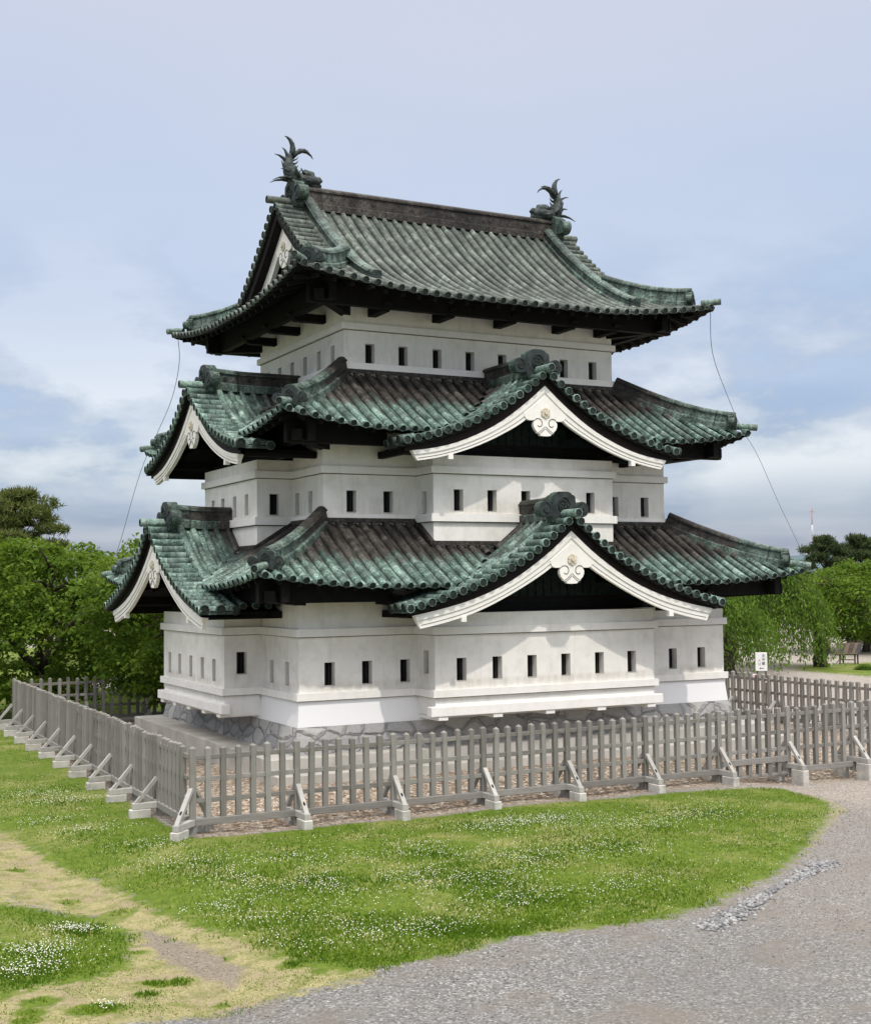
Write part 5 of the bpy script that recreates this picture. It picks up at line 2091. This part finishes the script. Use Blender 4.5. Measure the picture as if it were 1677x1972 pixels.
def pine(name, label, base, height, spread, mat, pads, seed, lean=(0, 0), tuft=0.34, per=150, group=None):
    r = np.random.default_rng(seed)
    T = thing(name, label, 'pine tree', base, group)
    b = Vector(base)
    mb = MB()
    top = b + Vector((lean[0], lean[1], height * 0.93))
    trunk = [b - Vector((0, 0, .2)), b + Vector((lean[0] * .1 + .15, lean[1] * .2, height * .3)), b + Vector((lean[0] * .6 - .1, lean[1] * .6, height * .62)), top]
    mb.tube(trunk, [height * .034, height * .026, height * .019, height * .006], 8)
    P, tone = [], []
    for i in range(pads):
        t = 0.42 + 0.58 * (i + 0.5) / pads
        a = i * 2.4 + r.uniform(-.4, .4)
        rad = spread * (1.05 - 0.80 * t ** 2.2) * r.uniform(0.45, 1.0)
        if i >= pads - 3:
            rad *= 0.4
        st = Vector(trunk[0]) * 0
        k = min(2, int(t * 3))
        f = t * 3 - k
        st = trunk[k].lerp(trunk[min(3, k + 1)], min(1, f))
        c = Vector((st.x + math.cos(a) * rad, st.y + math.sin(a) * rad, b.z + height * t))
        mb.tube([st - Vector((0, 0, 0.3)), (st + c) / 2 + Vector((0, 0, .15)), c - Vector((0, 0, .1))], [height * .010, height * .007, height * .003], 6)
        size = spread * r.uniform(0.20, 0.36)
        n = int(per * r.uniform(0.7, 1.3))
        q = r.normal(0, 1, (n, 3))
        q /= np.linalg.norm(q, axis=1, keepdims=True)
        q *= (r.uniform(0.3, 1, (n, 1)) ** 0.4)
        q = q * np.array([size, size, size * 0.26])
        q[:, 2] += 0.10 * size
        P.append(q + np.array(c))
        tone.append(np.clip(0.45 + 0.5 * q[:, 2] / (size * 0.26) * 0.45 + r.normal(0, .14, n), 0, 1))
    P = np.concatenate(P)
    tone = np.concatenate(tone)
    mb.build('trunk', [M['bark']], T)
    # each tuft: a spray of narrow needle blades
    K = 6
    n = len(P)
    C = np.repeat(P, K, 0)
    D = r.normal(0, 1, (n * K, 3)) + np.array([0, 0, 0.75])
    D /= np.linalg.norm(D, axis=1, keepdims=True)
    S = np.cross(D, r.normal(0, 1, (n * K, 3)))
    S /= np.linalg.norm(S, axis=1, keepdims=True)
    s = tuft * r.uniform(.6, 1.2, (n * K, 1))
    V = np.stack([C - S * s * .09, C + S * s * .09, C + D * s + S * s * .03, C + D * s - S * s * .03], 1).reshape(-1, 3)
    F = np.arange(n * K)[:, None] * 4 + np.arange(4)[None, :]
    att = np.zeros((len(V), 3))
    att[:, 0] = np.repeat(np.clip(np.repeat(tone, K) + r.normal(0, .1, n * K), 0, 1), 4)
    put(fast_mesh('crown', V, F, mat, {'tile': att}), T)
    return T


pine('pine_tree', 'tall spreading pine rising above the leafy trees at the left edge', (1.6, 51.2, 1.0), 9.7, 4.6, LEAF_PINE, 30, 21, (1.2, -.5), 0.36, 150)
pine('pine_tree', 'dark pine behind the weeping tree, the one nearer to the keep', (62.0, 48.4, 0.9), 7.4, 3.0, LEAF_PINE_B, 18, 22, (.2, 0), 0.40, 130)
pine('pine_tree', 'dark pine behind the round tree at the right edge', (65.3, 47.6, 0.9), 7.5, 3.4, LEAF_PINE_B, 18, 23, (-.2, .2), 0.40, 130)


def weeping(name, label, base, height, spread, seed, n_str=430, off=(-.5, .1)):
    global rng
    rng = np.random.default_rng(seed)
    r = rng
    T = thing(name, label, 'tree', base)
    b = np.array(base)
    mb = MB()
    knots = [(0, 0, -.2), (-.12, .05, .5), (.10, 0, 1.0), (-.05, .05, 1.6), (-.35, .1, 2.4), (-.6, .15, 3.4)]
    mb.tube([b + np.array(k) for k in knots], [.42, .34, .36, .28, .26, .18], 10)
    LP, LT = [], []
    for i in range(16):
        a = 2 * np.pi * i / 16 + r.uniform(-.2, .2)
        st = b + np.array([-.5, .1, r.uniform(2.2, 3.4)])
        e = st + np.array([off[0] + np.cos(a) * spread * .55, off[1] + np.sin(a) * spread * .55, r.uniform(1.0, 2.2)])
        mb.tube([st, (st + e) / 2 + np.array([0, 0, .35]), e], [.11, .07, .03], 6)
    for i in range(n_str):
        a = r.uniform(0, 2 * np.pi)
        rr = spread * math.sqrt(r.uniform(0.02, 1.0))
        ztop = b[2] + height * (1 - 0.42 * (rr / spread) ** 2.0) * r.uniform(0.90, 1.0)
        zbot = b[2] + r.uniform(0.25, 0.6) * (1 + 2.2 * (1 - rr / spread)) + (0.8 if r.uniform() < .3 else 0)
        o = np.array([b[0] + off[0] + np.cos(a) * rr * .55, b[1] + off[1] + np.sin(a) * rr * .55, ztop - 0.2])
        k = b[2] * 0 + 1
        top = np.array([b[0] + off[0] + np.cos(a) * rr * .92, b[1] + off[1] + np.sin(a) * rr * .92, ztop])
        end = np.array([b[0] + off[0] + np.cos(a) * rr * 1.06, b[1] + off[1] + np.sin(a) * rr * 1.06, zbot])
        n = 46
        t = np.linspace(0, 1, n)[:, None]
        sway = r.normal(0, .10, 3) * np.array([1, 1, 0])
        P = (1 - t) ** 2 * o + 2 * t * (1 - t) * (top + np.array([0, 0, .35])) + t ** 2 * end + np.sin(t * 5) * sway
        if i % 5 == 0:
            mb.tube([P[j] for j in range(0, n, 9)], [.018, .014, .011, .009, .007, .005], 4)
        LP.append(P + r.normal(0, .10, P.shape))
        LT.append(np.full(n, np.clip(.5 + r.normal(0, .18), 0, 1)))
    mb.build('trunk', [M['bark']], T)
    P = np.concatenate(LP)
    V, F = leaf_cards(P, 0.19, 0.42, 1.0)
    att = np.zeros((len(V), 3))
    tone = np.clip(np.concatenate(LT) + r.normal(0, .15, len(P)), 0, 1)
    att[:, 0] = np.repeat(tone, 5)
    put(fast_mesh('crown', V, F, LEAF_WEEP, {'tile': att}), T)


weeping('weeping_tree', 'weeping cherry tree right of the keep, its green strands hanging almost to the path', (37.4, 23.3, 0.9), 6.1, 3.2, 31, 400, (-2.1, 1.1))
weeping('weeping_tree', 'lower weeping tree half hidden behind the right end of the keep', (30.2, 21.8, 0.9), 4.7, 3.0, 32, 240)

def distant_wood():
    """belt of low trees all round the far side of the grounds"""
    r = np.random.default_rng(77)
    P, tone = [], []
    for i in range(120):
        a = R(-25) + R(215) * (i + r.uniform(0, 1)) / 120
        d = r.uniform(125, 165)
        c = np.array([6 + math.cos(a) * d, 5 + math.sin(a) * d, 0.8])
        h, w = r.uniform(3.0, 4.3), r.uniform(2.6, 4.4)
        v = r.normal(0, 1, (700, 3))
        v /= np.linalg.norm(v, axis=1, keepdims=True)
        v[:, 2] = np.abs(v[:, 2])
        lump = 1 + 0.25 * np.sin(v[:, :1] * 5 + i) * np.cos(v[:, 1:2] * 6 + i)
        P.append(c + v * np.array([w, w, h]) * lump * r.uniform(.6, 1, (700, 1)) ** .4)
        tone.append(np.clip(.45 + r.normal(0, .14) + r.normal(0, .12, 700), 0, 1))
    P = np.concatenate(P)
    global rng
    rng = np.random.default_rng(78)
    V, F = leaf_cards(P, 0.75, .75, .2)
    att = np.zeros((len(V), 3))
    att[:, 0] = np.repeat(np.concatenate(tone), 5)
    o = fast_mesh('distant_wood', V, F, LEAF_CHERRY_B, {'tile': att})
    o['kind'] = 'stuff'
    tag(o, 'low belt of woodland far beyond the castle grounds', 'woodland')


distant_wood()

# round clipped bush on the grass
def bush(name, label, base, rad, seed, mat, leaf=0.07, n=2600):
    global rng
    rng = np.random.default_rng(seed)
    v = rng.normal(0, 1, (n, 3))
    v /= np.linalg.norm(v, axis=1, keepdims=True)
    v[:, 2] = np.abs(v[:, 2])
    P = np.array(base) + v * rad * (rng.uniform(.5, 1, (n, 1)) ** .4) * np.array([1, 1, .75]) * (1 + .12 * np.sin(v[:, :1] * 7 + v[:, 1:2] * 5))
    V, F = leaf_cards(P, leaf, .6, -.2)
    att = np.zeros((len(V), 3))
    att[:, 0] = np.repeat(np.clip(.35 + .4 * v[:, 2] + rng.normal(0, .12, n), 0, 1), 5)
    tag(fast_mesh(name, V, F, mat, {'tile': att}), label, 'bush')


bush('clipped_bush', 'small round clipped bush on the mown grass at the right edge', (37.4, 20.4, 0.85), 0.55, 41, LEAF_CHERRY_B)
bush('low_shrub', 'straggly low shrub between the stone base and the right-hand fence', (15.6, 8.8, 1.0), 0.75, 42, LEAF_CHERRY, .08, 1100)

# ------------------------------------------------------------------ entrance sign and other things by the path
M['white_paint'] = mat_simple('white_sign_paint', (0.78, 0.78, 0.77), 0.5, 0.06, 3, 0.05, 30)
M['ink'] = mat_simple('black_lettering', (0.02, 0.02, 0.025), 0.7, 0.1, 5, 0, 10)
M['red_paint'] = mat_simple('red_paint', (0.50, 0.06, 0.04), 0.6, 0.2, 3, 0, 10)
M['haze_red'] = mat_simple('haze_paled_red_paint', (0.46, 0.20, 0.17), 0.7, 0.2, 3, 0, 10)  # mast red made paler: haze of the distance put into the paint colour
M['post_wood'] = mat_simple('brown_post_wood', (0.11, 0.085, 0.06), 0.9, 0.35, 6, 0.3, 30, (4, 4, 1))
M['glass'] = mat_simple('dark_panel', (0.03, 0.03, 0.032), 0.2, 0.3, 3, 0, 10)


def view_frame(loc):
    """board facing the photographer's side of the path"""
    d = Vector((CAM.x - loc[0], CAM.y - loc[1], 0)).normalized()
    s = Vector((-d.y, d.x, 0))
    return d, s


def text_mesh(txt, size, origin, d, s, parent, mat, name='lettering'):
    cu = bpy.data.curves.new(name, 'FONT')
    cu.body = txt
    cu.size = size
    cu.align_x = 'CENTER'
    cu.align_y = 'CENTER'
    cu.extrude = 0.003
    cu.resolution_u = 3
    tmp = bpy.data.objects.new(name, cu)
    COL.objects.link(tmp)
    bpy.context.view_layer.update()
    dg = bpy.context.evaluated_depsgraph_get()
    me = bpy.data.meshes.new_from_object(tmp.evaluated_get(dg))
    bpy.data.objects.remove(tmp)
    me.transform(Matrix((s.to_4d(), Vector((0, 0, 1, 0)), d.to_4d(), Vector((0, 0, 0, 1)))).transposed())
    me.transform(Matrix.Translation(Vector(origin)))
    me.materials.clear()
    me.materials.append(mat)
    o = bpy.data.objects.new(name, me)
    COL.objects.link(o)
    put(o, parent)
    return o


loc = Vector((21.65, 9.9, 0.93))
d_, s_ = view_frame(loc)
s_ = -s_ if s_.dot(r2) < 0 else s_
S = thing('entrance_sign', 'white upright sign with black Japanese lettering and left arrow behind the right-hand fence', 'sign', loc)
rotS = Matrix((s_, d_, (0, 0, 1))).transposed()
zc = 2.50
mb = MB()
mb.box((loc.x, loc.y, zc), (0.41, 0.035, 0.66), 0, rotS)
mb.build('board', [M['white_paint']], S, None, 0.008)
for x in (-0.15, 0.15):
    mb = MB()
    c = loc + s_ * x - d_ * 0.05
    mb.box((c.x, c.y, 1.75), (0.05, 0.05, 1.75), 0, rotS)
    mb.build('post', [M['post_wood']], S)
f0 = loc + d_ * 0.0195
for i, ch in enumerate('天守閣'):
    text_mesh(ch, 0.115, (f0 + s_ * 0.075 + Vector((0, 0, zc + 0.20 - i * 0.135 - loc.z))), d_, s_, S, M['ink'])
for i, ch in enumerate('入口'):
    text_mesh(ch, 0.10, (f0 - s_ * 0.065 + Vector((0, 0, zc + 0.045 - i * 0.135 - loc.z))), d_, s_, S, M['ink'])
mb = MB()
ar = lambda x, z: f0 + s_ * x + Vector((0, 0, zc - 0.235 - loc.z + z))
mb.add([ar(-0.075, 0), ar(-0.03, 0.035), ar(-0.03, -0.035)], [(0, 1, 2)])
mb.add([ar(-0.03, -0.010), ar(0.09, -0.010), ar(0.09, 0.010), ar(-0.03, 0.010)], [(0, 1, 2, 3)])
mb.build('arrow', [M['ink']], S)

for (ox, zc2, w, h, lb, red) in ((-0.24, 1.98, 0.17, 0.21, 'small white notice with a crossed-out mark, left below the entrance sign', True),
                                (0.20, 1.86, 0.22, 0.15, 'small white notice on a pale post, right below the entrance sign', False)):
    l2 = loc + s_ * ox + d_ * 0.35
    Q = thing('notice', lb, 'sign', (l2.x, l2.y, 0.95))
    mb = MB()
    mb.box((l2.x, l2.y, zc2), (w, 0.025, h), 0, rotS)
    mb.build('board', [M['white_paint']], Q, None, 0.005)
    mb = MB()
    c = l2 - d_ * 0.03 + (s_ * 0.07 if not red else Vector())
    mb.box((c.x, c.y, (0.9 + zc2 - h / 2) / 2 + (0.05 if red else 0.08)), (0.05, 0.03, zc2 - h / 2 - 0.8), 0, rotS)
    mb.build('post', [M['post_wood'] if red else M['white_paint']], Q)
    mb = MB()
    if red:
        c = l2 + d_ * 0.016
        ringp = [c + s_ * (math.cos(t) * .06) + Vector((0, 0, zc2 - l2.z + math.sin(t) * .06)) for t in [i * math.pi / 8 for i in range(17)]]
        mb.tube(ringp, 0.008, 4)
        mb.tube([c - s_ * .045 + Vector((0, 0, zc2 - l2.z - .04)), c + s_ * .045 + Vector((0, 0, zc2 - l2.z + .04))], 0.014, 5)
        mb.build('symbol', [M['red_paint']], Q)

# lectern-like information board on the grass
loc = Vector((39.9, 24.1, 0.88))
d_, s_ = view_frame(loc)
s_ = -s_ if s_.dot(r2) < 0 else s_
B = thing('information_board', 'dark sloping information board on four thin legs, on the grass at the right', 'sign', loc)
mb = MB()
pv = lambda x, y, z: loc + s_ * x + d_ * y + Vector((0, 0, z))
mb.add([pv(-.62, .35, .62), pv(.52, .35, .66), pv(.66, -.20, 1.22), pv(-.42, -.20, 1.18), pv(-.62, .31, .57), pv(.52, .31, .61), pv(.66, -.25, 1.17), pv(-.42, -.25, 1.13)],
       [(0, 1, 2, 3), (7, 6, 5, 4), (0, 1, 5, 4), (1, 2, 6, 5), (2, 3, 7, 6), (3, 0, 4, 7)])
mb.build('sloping_panel', [M['post_wood']], B)
for x in (-.30, .08, .42):
    mb = MB()
    k = lambda u, v: pv(-.62 + 1.14 * u + .20 * v, .352 - .55 * v, .62 + .04 * u + .565 * v) + Vector((0, 0, .006))
    u0 = (x + .45)
    mb.add([k(u0, .08), k(u0 + .2, .08), k(u0 + .2, .92), k(u0, .92)], [(0, 1, 2, 3)])
    mb.build('text_panel', [M['bark'] if x == .08 else M['glass']], B)
for x, y in ((-.36, .2), (-.20, -.15), (.38, .2), (.52, -.15)):
    mb = MB()
    mb.box(pv(x, y, .36 if y > 0 else .5), (.06, .06, .72 if y > 0 else 1.0), 0)
    mb.build('leg', [M['post_wood']], B)
mb = MB()
mb.tube([pv(-.36, .2, .35), pv(.38, .2, .35)], .03, 6)
mb.build('cross_bar', [M['post_wood']], B)

# far plaza: wooden stall-like stand
loc = Vector((53.6, 36.6, 0.9))
W = thing('wooden_stand', 'small brown wooden stand far across the plaza, under the right-hand trees', 'stand', loc)
mb = MB()
for x in (-.8, .8):
    for y in (-.4, .4):
        mb.box((loc.x + x, loc.y + y, 1.75), (.10, .10, 1.75))
mb.build('posts', [M['post_wood']], W)
mb = MB()
mb.box((loc.x, loc.y, 2.66), (2.1, 1.3, .09))
mb.build('roof', [M['concrete']], W)
mb = MB()
mb.box((loc.x, loc.y, 1.75), (1.9, 1.0, .10))
mb.box((loc.x, loc.y, 1.30), (1.7, .8, .35))
mb.build('counter', [M['post_wood']], W)

# posts behind the back fence on the left
loc = Vector((8.2, 42.9, 1.0))
W = thing('crossbar_post', 'brown wooden post with two cross bars on the grass far behind the back fence', 'post', loc)
mb = MB()
mb.box((loc.x, loc.y, 2.05), (.20, .20, 2.3))
mb.build('post', [M['post_wood']], W)
for z in (3.15, 2.45):
    mb = MB()
    mb.box((loc.x - .35, loc.y, z), (1.3 if z > 3 else .9, .12, .12))
    mb.build('cross_bar', [M['post_wood']], W)
loc = Vector((2.05, 17.6, 1.0))
mb = MB()
mb.box((loc.x, loc.y, 1.85), (.10, .10, 1.75))
mb.prism([(-.05, 0), (.05, 0), (0, .07)], lambda x, z: Vector((loc.x + x, loc.y - .05, 2.726 + z)), lambda x, z: Vector((loc.x + x, loc.y + .05, 2.726 + z)))
tag(mb.build('marker_post', [M['white_paint']]), 'slim white marker post just beyond the back fence beside the keep', 'post')

# ------------------------------------------------------------------ distant mast and hill
Mst = thing('radio_mast', 'thin red and white lattice mast far away above the trees on the right', 'mast', (419.3, 425.5, 1))
mx, my = 419.3, 425.5
for k in range(6):
    z0, z1 = 1 + k * 5.7, 1 + (k + 1) * 5.7
    mb = MB()
    w0 = 0.62 - 0.05 * k
    for sx, sy in ((-1, -1), (1, -1), (1, 1), (-1, 1)):
        mb.tube([(mx + sx * w0 * .5, my + sy * w0 * .5, z0), (mx + sx * w0 * .5, my + sy * w0 * .5, z1)], 0.055, 5)
    for q in range(5):
        za = z0 + (z1 - z0) * q / 5
        zb = z0 + (z1 - z0) * (q + 1) / 5
        mb.tube([(mx - w0 * .5, my - w0 * .5, za), (mx + w0 * .5, my - w0 * .5, zb)], 0.03, 4)
        mb.tube([(mx - w0 * .5, my + w0 * .5, zb), (mx - w0 * .5, my - w0 * .5, za)], 0.03, 4)
    mb.build('mast_section', [M['haze_red'] if k % 2 == 1 else M['white_paint']], Mst)
mb = MB()
mb.box((mx, my, 35.4), (3.4, .2, .18))
mb.tube([(mx, my, 35.2), (mx, my, 37.4)], .14, 5)
mb.build('antenna_arm', [M['haze_red']], Mst)


def hill(label, cx, cy, rx, ry, h, seed):
    n = 40
    V, F = [], []
    for j in range(n + 1):
        for i in range(n + 1):
            u, v = i / n * 2 - 1, j / n * 2 - 1
            r_ = max(0.0, 1 - (u * u + v * v))
            z = h * (r_ ** 1.2) * (0.75 + 0.5 * mnoise.noise(Vector((u * 2.5 + seed, v * 2.5, 0)))) - 2
            V.append((cx + u * rx, cy + v * ry, z))
    for j in range(n):
        for i in range(n):
            F.append((j * (n + 1) + i, j * (n + 1) + i + 1, (j + 1) * (n + 1) + i + 1, (j + 1) * (n + 1) + i))
    mb = MB()
    mb.add(V, F, 0, True)
    o = mb.build('hills', [M['hill']])
    o['kind'] = 'structure'
    o['label'] = label


M['hill'] = mat_simple('haze_tinted_hillside', (0.075, 0.115, 0.125), 0.95, 0.25, 0.004, 0.0, 10)  # forest colour shifted to blue-grey, distance haze painted into it
hill('low wooded hills on the horizon', 5200, 4300, 2600, 2200, 150, 1.0)
hill('low wooded hills on the horizon', -1500, 7000, 3000, 2200, 130, 4.0)

# ------------------------------------------------------------------ turf, clover, stones
def scatter_turf():
    r = np.random.default_rng(5)
    n = 560000
    # denser nearer the camera
    x = r.uniform(-10.5, 10.2, n)
    y = -13.6 + 32 * r.uniform(0, 1, n) ** 1.8
    dist = np.hypot(x - CAM.x, y - CAM.y)
    keep = r.uniform(0, 1, n) < np.clip((15.0 / dist) ** 1.6, 0.10, 1)
    x, y = x[keep], y[keep]
    g, d, e, c, t = masks(x, y)
    nz = np.array([mnoise.noise(Vector((a * 1.9, b * 1.9, 0))) for a, b in zip(x, y)])
    nz2 = np.array([mnoise.noise(Vector((a * .7 + 9, b * .7, 3))) for a, b in zip(x, y)])
    pr = np.clip((g + nz * .45 - .45) * 3.0, 0, 1) * (1 - np.clip(e * 1.3 - .4, 0, 1))
    straw = (pr < .3) & (d > .35)
    pr = np.maximum(pr, (d > .35) * np.clip(.34 + nz * .7, 0.05, .6) * (1 - np.clip(e * 1.5, 0, .9)))
    pr *= np.clip(0.75 + nz2 * 0.9, 0.25, 1)
    keep = r.uniform(0, 1, len(x)) < pr
    x, y, nz, nz2, straw = x[keep], y[keep], nz[keep], nz2[keep], straw[keep]
    n = len(x)
    pd = np.zeros(n)
    for cx, cy, rad in PATCH + [(a, b, c * 1.0) for a, b, c in TUFT]:
        pd = np.maximum(pd, np.exp(-((x - cx) ** 2 + (y - cy) ** 2) / (rad * rad)))
    P = np.stack([x, y, ground_z(x, y) - 0.005], -1)
    h = ((0.022 + 0.026 * r.uniform(0, 1, n) + 0.018 * pd + 0.010 * nz + 0.05 * (r.uniform(0, 1, n) > .992)) * np.where(straw, .55, 1))[:, None]
    th = r.uniform(0, 2 * np.pi, n)
    S = np.stack([np.cos(th), np.sin(th), 0 * th], -1)
    ln = r.normal(0, .45, (n, 3)) * np.array([1, 1, 0]) + np.array([0, 0, 1])
    w = (0.005 + 0.007 * r.uniform(0, 1, n) + 0.006 * pd)[:, None]
    V = np.stack([P - S * w, P + S * w, P + ln * h], 1).reshape(-1, 3)
    F = np.arange(n)[:, None] * 3 + np.arange(3)[None, :]
    att = np.zeros((len(V), 3))
    att[:, 0] = np.repeat(np.clip(np.where(straw, np.clip(.90 - nz * .5, .45, 1), .56 + nz2 * -.55 - nz * .25 - pd * .30) + r.normal(0, .12, n), 0, 1), 3)
    mat = mat_leaf('turf_blades', [(0.030, 0.088, 0.003), (0.082, 0.158, 0.006), (0.165, 0.228, 0.015), (0.40, 0.355, 0.13)], 0.35)
    o = fast_mesh('grass_blades', V, F, mat, {'tile': att}, tri=True)
    o['kind'] = 'stuff'
    tag(o, 'short green turf of the lawn outside the fence', 'grass')


scatter_turf()


def scatter_clover():
    r = np.random.default_rng(6)
    X, Y = [], []
    for cx, cy, rad in PATCH:
        n = int(230 * rad * rad + 45)
        X.append(cx + r.normal(0, rad * .52, n) * 1.25)
        Y.append(cy + r.normal(0, rad * .40, n))
    for cx, cy, rad in ((-7.3, -9.9, .6), (-7.6, -10.5, .5), (2.5, -5.6, .9), (-6.6, -8.8, .3), (-7.1, -12.28, .2)):
        n = int(420 * rad)
        X.append(cx + r.normal(0, rad * .5, n))
        Y.append(cy + r.normal(0, rad * .4, n))
    n = 1500
    X.append(r.uniform(-5.2, 7.5, n))
    Y.append(r.uniform(-12.2, -4.8, n))
    n = 420
    X.append(r.uniform(-9, -4, n))
    Y.append(r.uniform(-4, 6, n))
    x, y = np.concatenate(X), np.concatenate(Y)
    g = masks(x, y)[0]
    nz = np.array([mnoise.noise(Vector((a * 1.1, b * 1.1, 7))) for a, b in zip(x, y)])
    k = (g > .55) & (nz > -0.25 + r.uniform(-.25, .25, len(x)))
    x, y = x[k], y[k]
    n = len(x)
    z = ground_z(x, y) + r.uniform(.045, .085, n)
    s = r.uniform(.0055, .0115, n)
    oct_ = np.array([(1, 0, 0), (0, 1, 0), (-1, 0, 0), (0, -1, 0), (0, 0, .8), (0, 0, -.7)])
    V = (np.stack([x, y, z], -1)[:, None, :] + oct_[None] * s[:, None, None]).reshape(-1, 3)
    f = np.array([(0, 1, 4), (1, 2, 4), (2, 3, 4), (3, 0, 4), (1, 0, 5), (2, 1, 5), (3, 2, 5), (0, 3, 5)])
    F = (np.arange(n)[:, None, None] * 6 + f[None]).reshape(-1, 3)
    mat = mat_simple('clover_heads', (0.74, 0.73, 0.64), 0.9, 0.12, 40, 0, 10)
    o = fast_mesh('clover_flowers', V, F, mat, tri=True)
    o['kind'] = 'stuff'
    tag(o, 'tiny white clover heads scattered in drifts over the lawn', 'clover')


scatter_clover()


def scatter_stones(name, label, pts, n, size, mat, seed, width):
    r = np.random.default_rng(seed)
    pts = np.array(pts)
    seg = np.hypot(*np.diff(pts, axis=0).T)
    cum = np.concatenate([[0], np.cumsum(seg)])
    s = r.uniform(0, cum[-1], n)
    i = np.clip(np.searchsorted(cum, s) - 1, 0, len(seg) - 1)
    t = (s - cum[i]) / seg[i]
    base = pts[i] + (pts[i + 1] - pts[i]) * t[:, None]
    dr = (pts[i + 1] - pts[i]) / seg[i][:, None]
    nr = np.stack([-dr[:, 1], dr[:, 0]], -1)
    u = r.normal(0, .40, n)
    base = base + nr * (u * width * (0.55 + .45 * np.sin(s * 1.7 + 1)))[:, None]
    z = ground_z(base[:, 0], base[:, 1]) + np.clip(.045 - .05 * np.abs(u), 0, .05) * r.uniform(0, 1, n)
    sz = size * r.uniform(.45, 1.25, n) ** 1.3
    ico = np.array([(0, 0, 1), (.89, 0, .45), (.28, .85, .45), (-.72, .53, .45), (-.72, -.53, .45), (.28, -.85, .45), (.72, .53, -.45), (-.28, .85, -.45), (-.89, 0, -.45), (-.28, -.85, -.45), (.72, -.53, -.45), (0, 0, -1)])
    f = np.array([(0, 1, 2), (0, 2, 3), (0, 3, 4), (0, 4, 5), (0, 5, 1), (1, 6, 2), (2, 7, 3), (3, 8, 4), (4, 9, 5), (5, 10, 1), (6, 7, 2), (7, 8, 3), (8, 9, 4), (9, 10, 5), (10, 6, 1), (11, 7, 6), (11, 8, 7), (11, 9, 8), (11, 10, 9), (11, 6, 10)])
    th = r.uniform(0, 2 * np.pi, n)
    jit = r.uniform(.65, 1.25, (n, 12, 1))
    L = ico[None] * jit * np.stack([sz * 1.2, sz * .85, sz * .6], -1)[:, None, :]
    ct, st = np.cos(th)[:, None], np.sin(th)[:, None]
    W = np.stack([L[..., 0] * ct - L[..., 1] * st, L[..., 0] * st + L[..., 1] * ct, L[..., 2]], -1)
    V = (W + np.stack([base[:, 0], base[:, 1], z], -1)[:, None, :]).reshape(-1, 3)
    F = (np.arange(n)[:, None, None] * 12 + f[None]).reshape(-1, 3)
    o = fast_mesh(name, V, F, mat, tri=True)
    o['kind'] = 'stuff'
    tag(o, label, 'stones')


def mat_stones():
    t = NT('crushed_stone_pile', 0.9)
    c = t.ramp(t.noise(11, 2, 0.5), [(0.3, (0.115, 0.115, 0.116)), (0.5, (0.215, 0.214, 0.213)), (0.7, (0.38, 0.377, 0.37))])
    return t.done(c, t.bump(t.noise(60, 4, .6), .4, .006))


scatter_stones('crushed_stones', 'strip of coarse bluish grey stones along the lower edge of the lawn', [(4.75, -10.75), (3.36, -11.5), (2.04, -12.2), (1.0, -12.75), (0.45, -13.05)], 1700, 0.036, mat_stones(), 61, 0.30)


def scatter_pebbles():
    r = np.random.default_rng(62)
    n = 26000
    x = r.uniform(-8, 9.5, n)
    y = r.uniform(-14.6, -4, n)
    g, d, e, c, t = masks(x, y)
    k = (g < .35) & ((d < .55) | (e > .55)) & (r.uniform(0, 1, n) < .9)
    x, y = x[k], y[k]
    n = len(x)
    sz = r.uniform(.005, .012, n) * (1 + 1.6 * r.uniform(0, 1, n) ** 14)
    oct_ = np.array([(1, .2, 0), (-.1, 1, .1), (-1, 0, 0), (.1, -1, 0), (0, 0, .8), (0, 0, -.7)])
    th = r.uniform(0, 6.28, n)
    L = oct_[None] * r.uniform(.6, 1.3, (n, 6, 1)) * sz[:, None, None]
    W = np.stack([L[..., 0] * np.cos(th)[:, None] - L[..., 1] * np.sin(th)[:, None], L[..., 0] * np.sin(th)[:, None] + L[..., 1] * np.cos(th)[:, None], L[..., 2]], -1)
    V = (W + np.stack([x, y, ground_z(x, y) + .003], -1)[:, None, :]).reshape(-1, 3)
    f = np.array([(0, 1, 4), (1, 2, 4), (2, 3, 4), (3, 0, 4), (1, 0, 5), (2, 1, 5), (3, 2, 5), (0, 3, 5)])
    F = (np.arange(n)[:, None, None] * 6 + f[None]).reshape(-1, 3)
    t_ = NT('loose_pebbles', .9)
    col = t_.ramp(t_.noise(30, 2, .5), [(.3, (.075, .072, .069)), (.5, (.185, .180, .174)), (.72, (.38, .37, .355))])
    o = fast_mesh('loose_gravel', V, F, t_.done(col), tri=True)
    o['kind'] = 'stuff'
    tag(o, 'loose grey gravel lying on the road in the foreground', 'gravel')


scatter_pebbles()
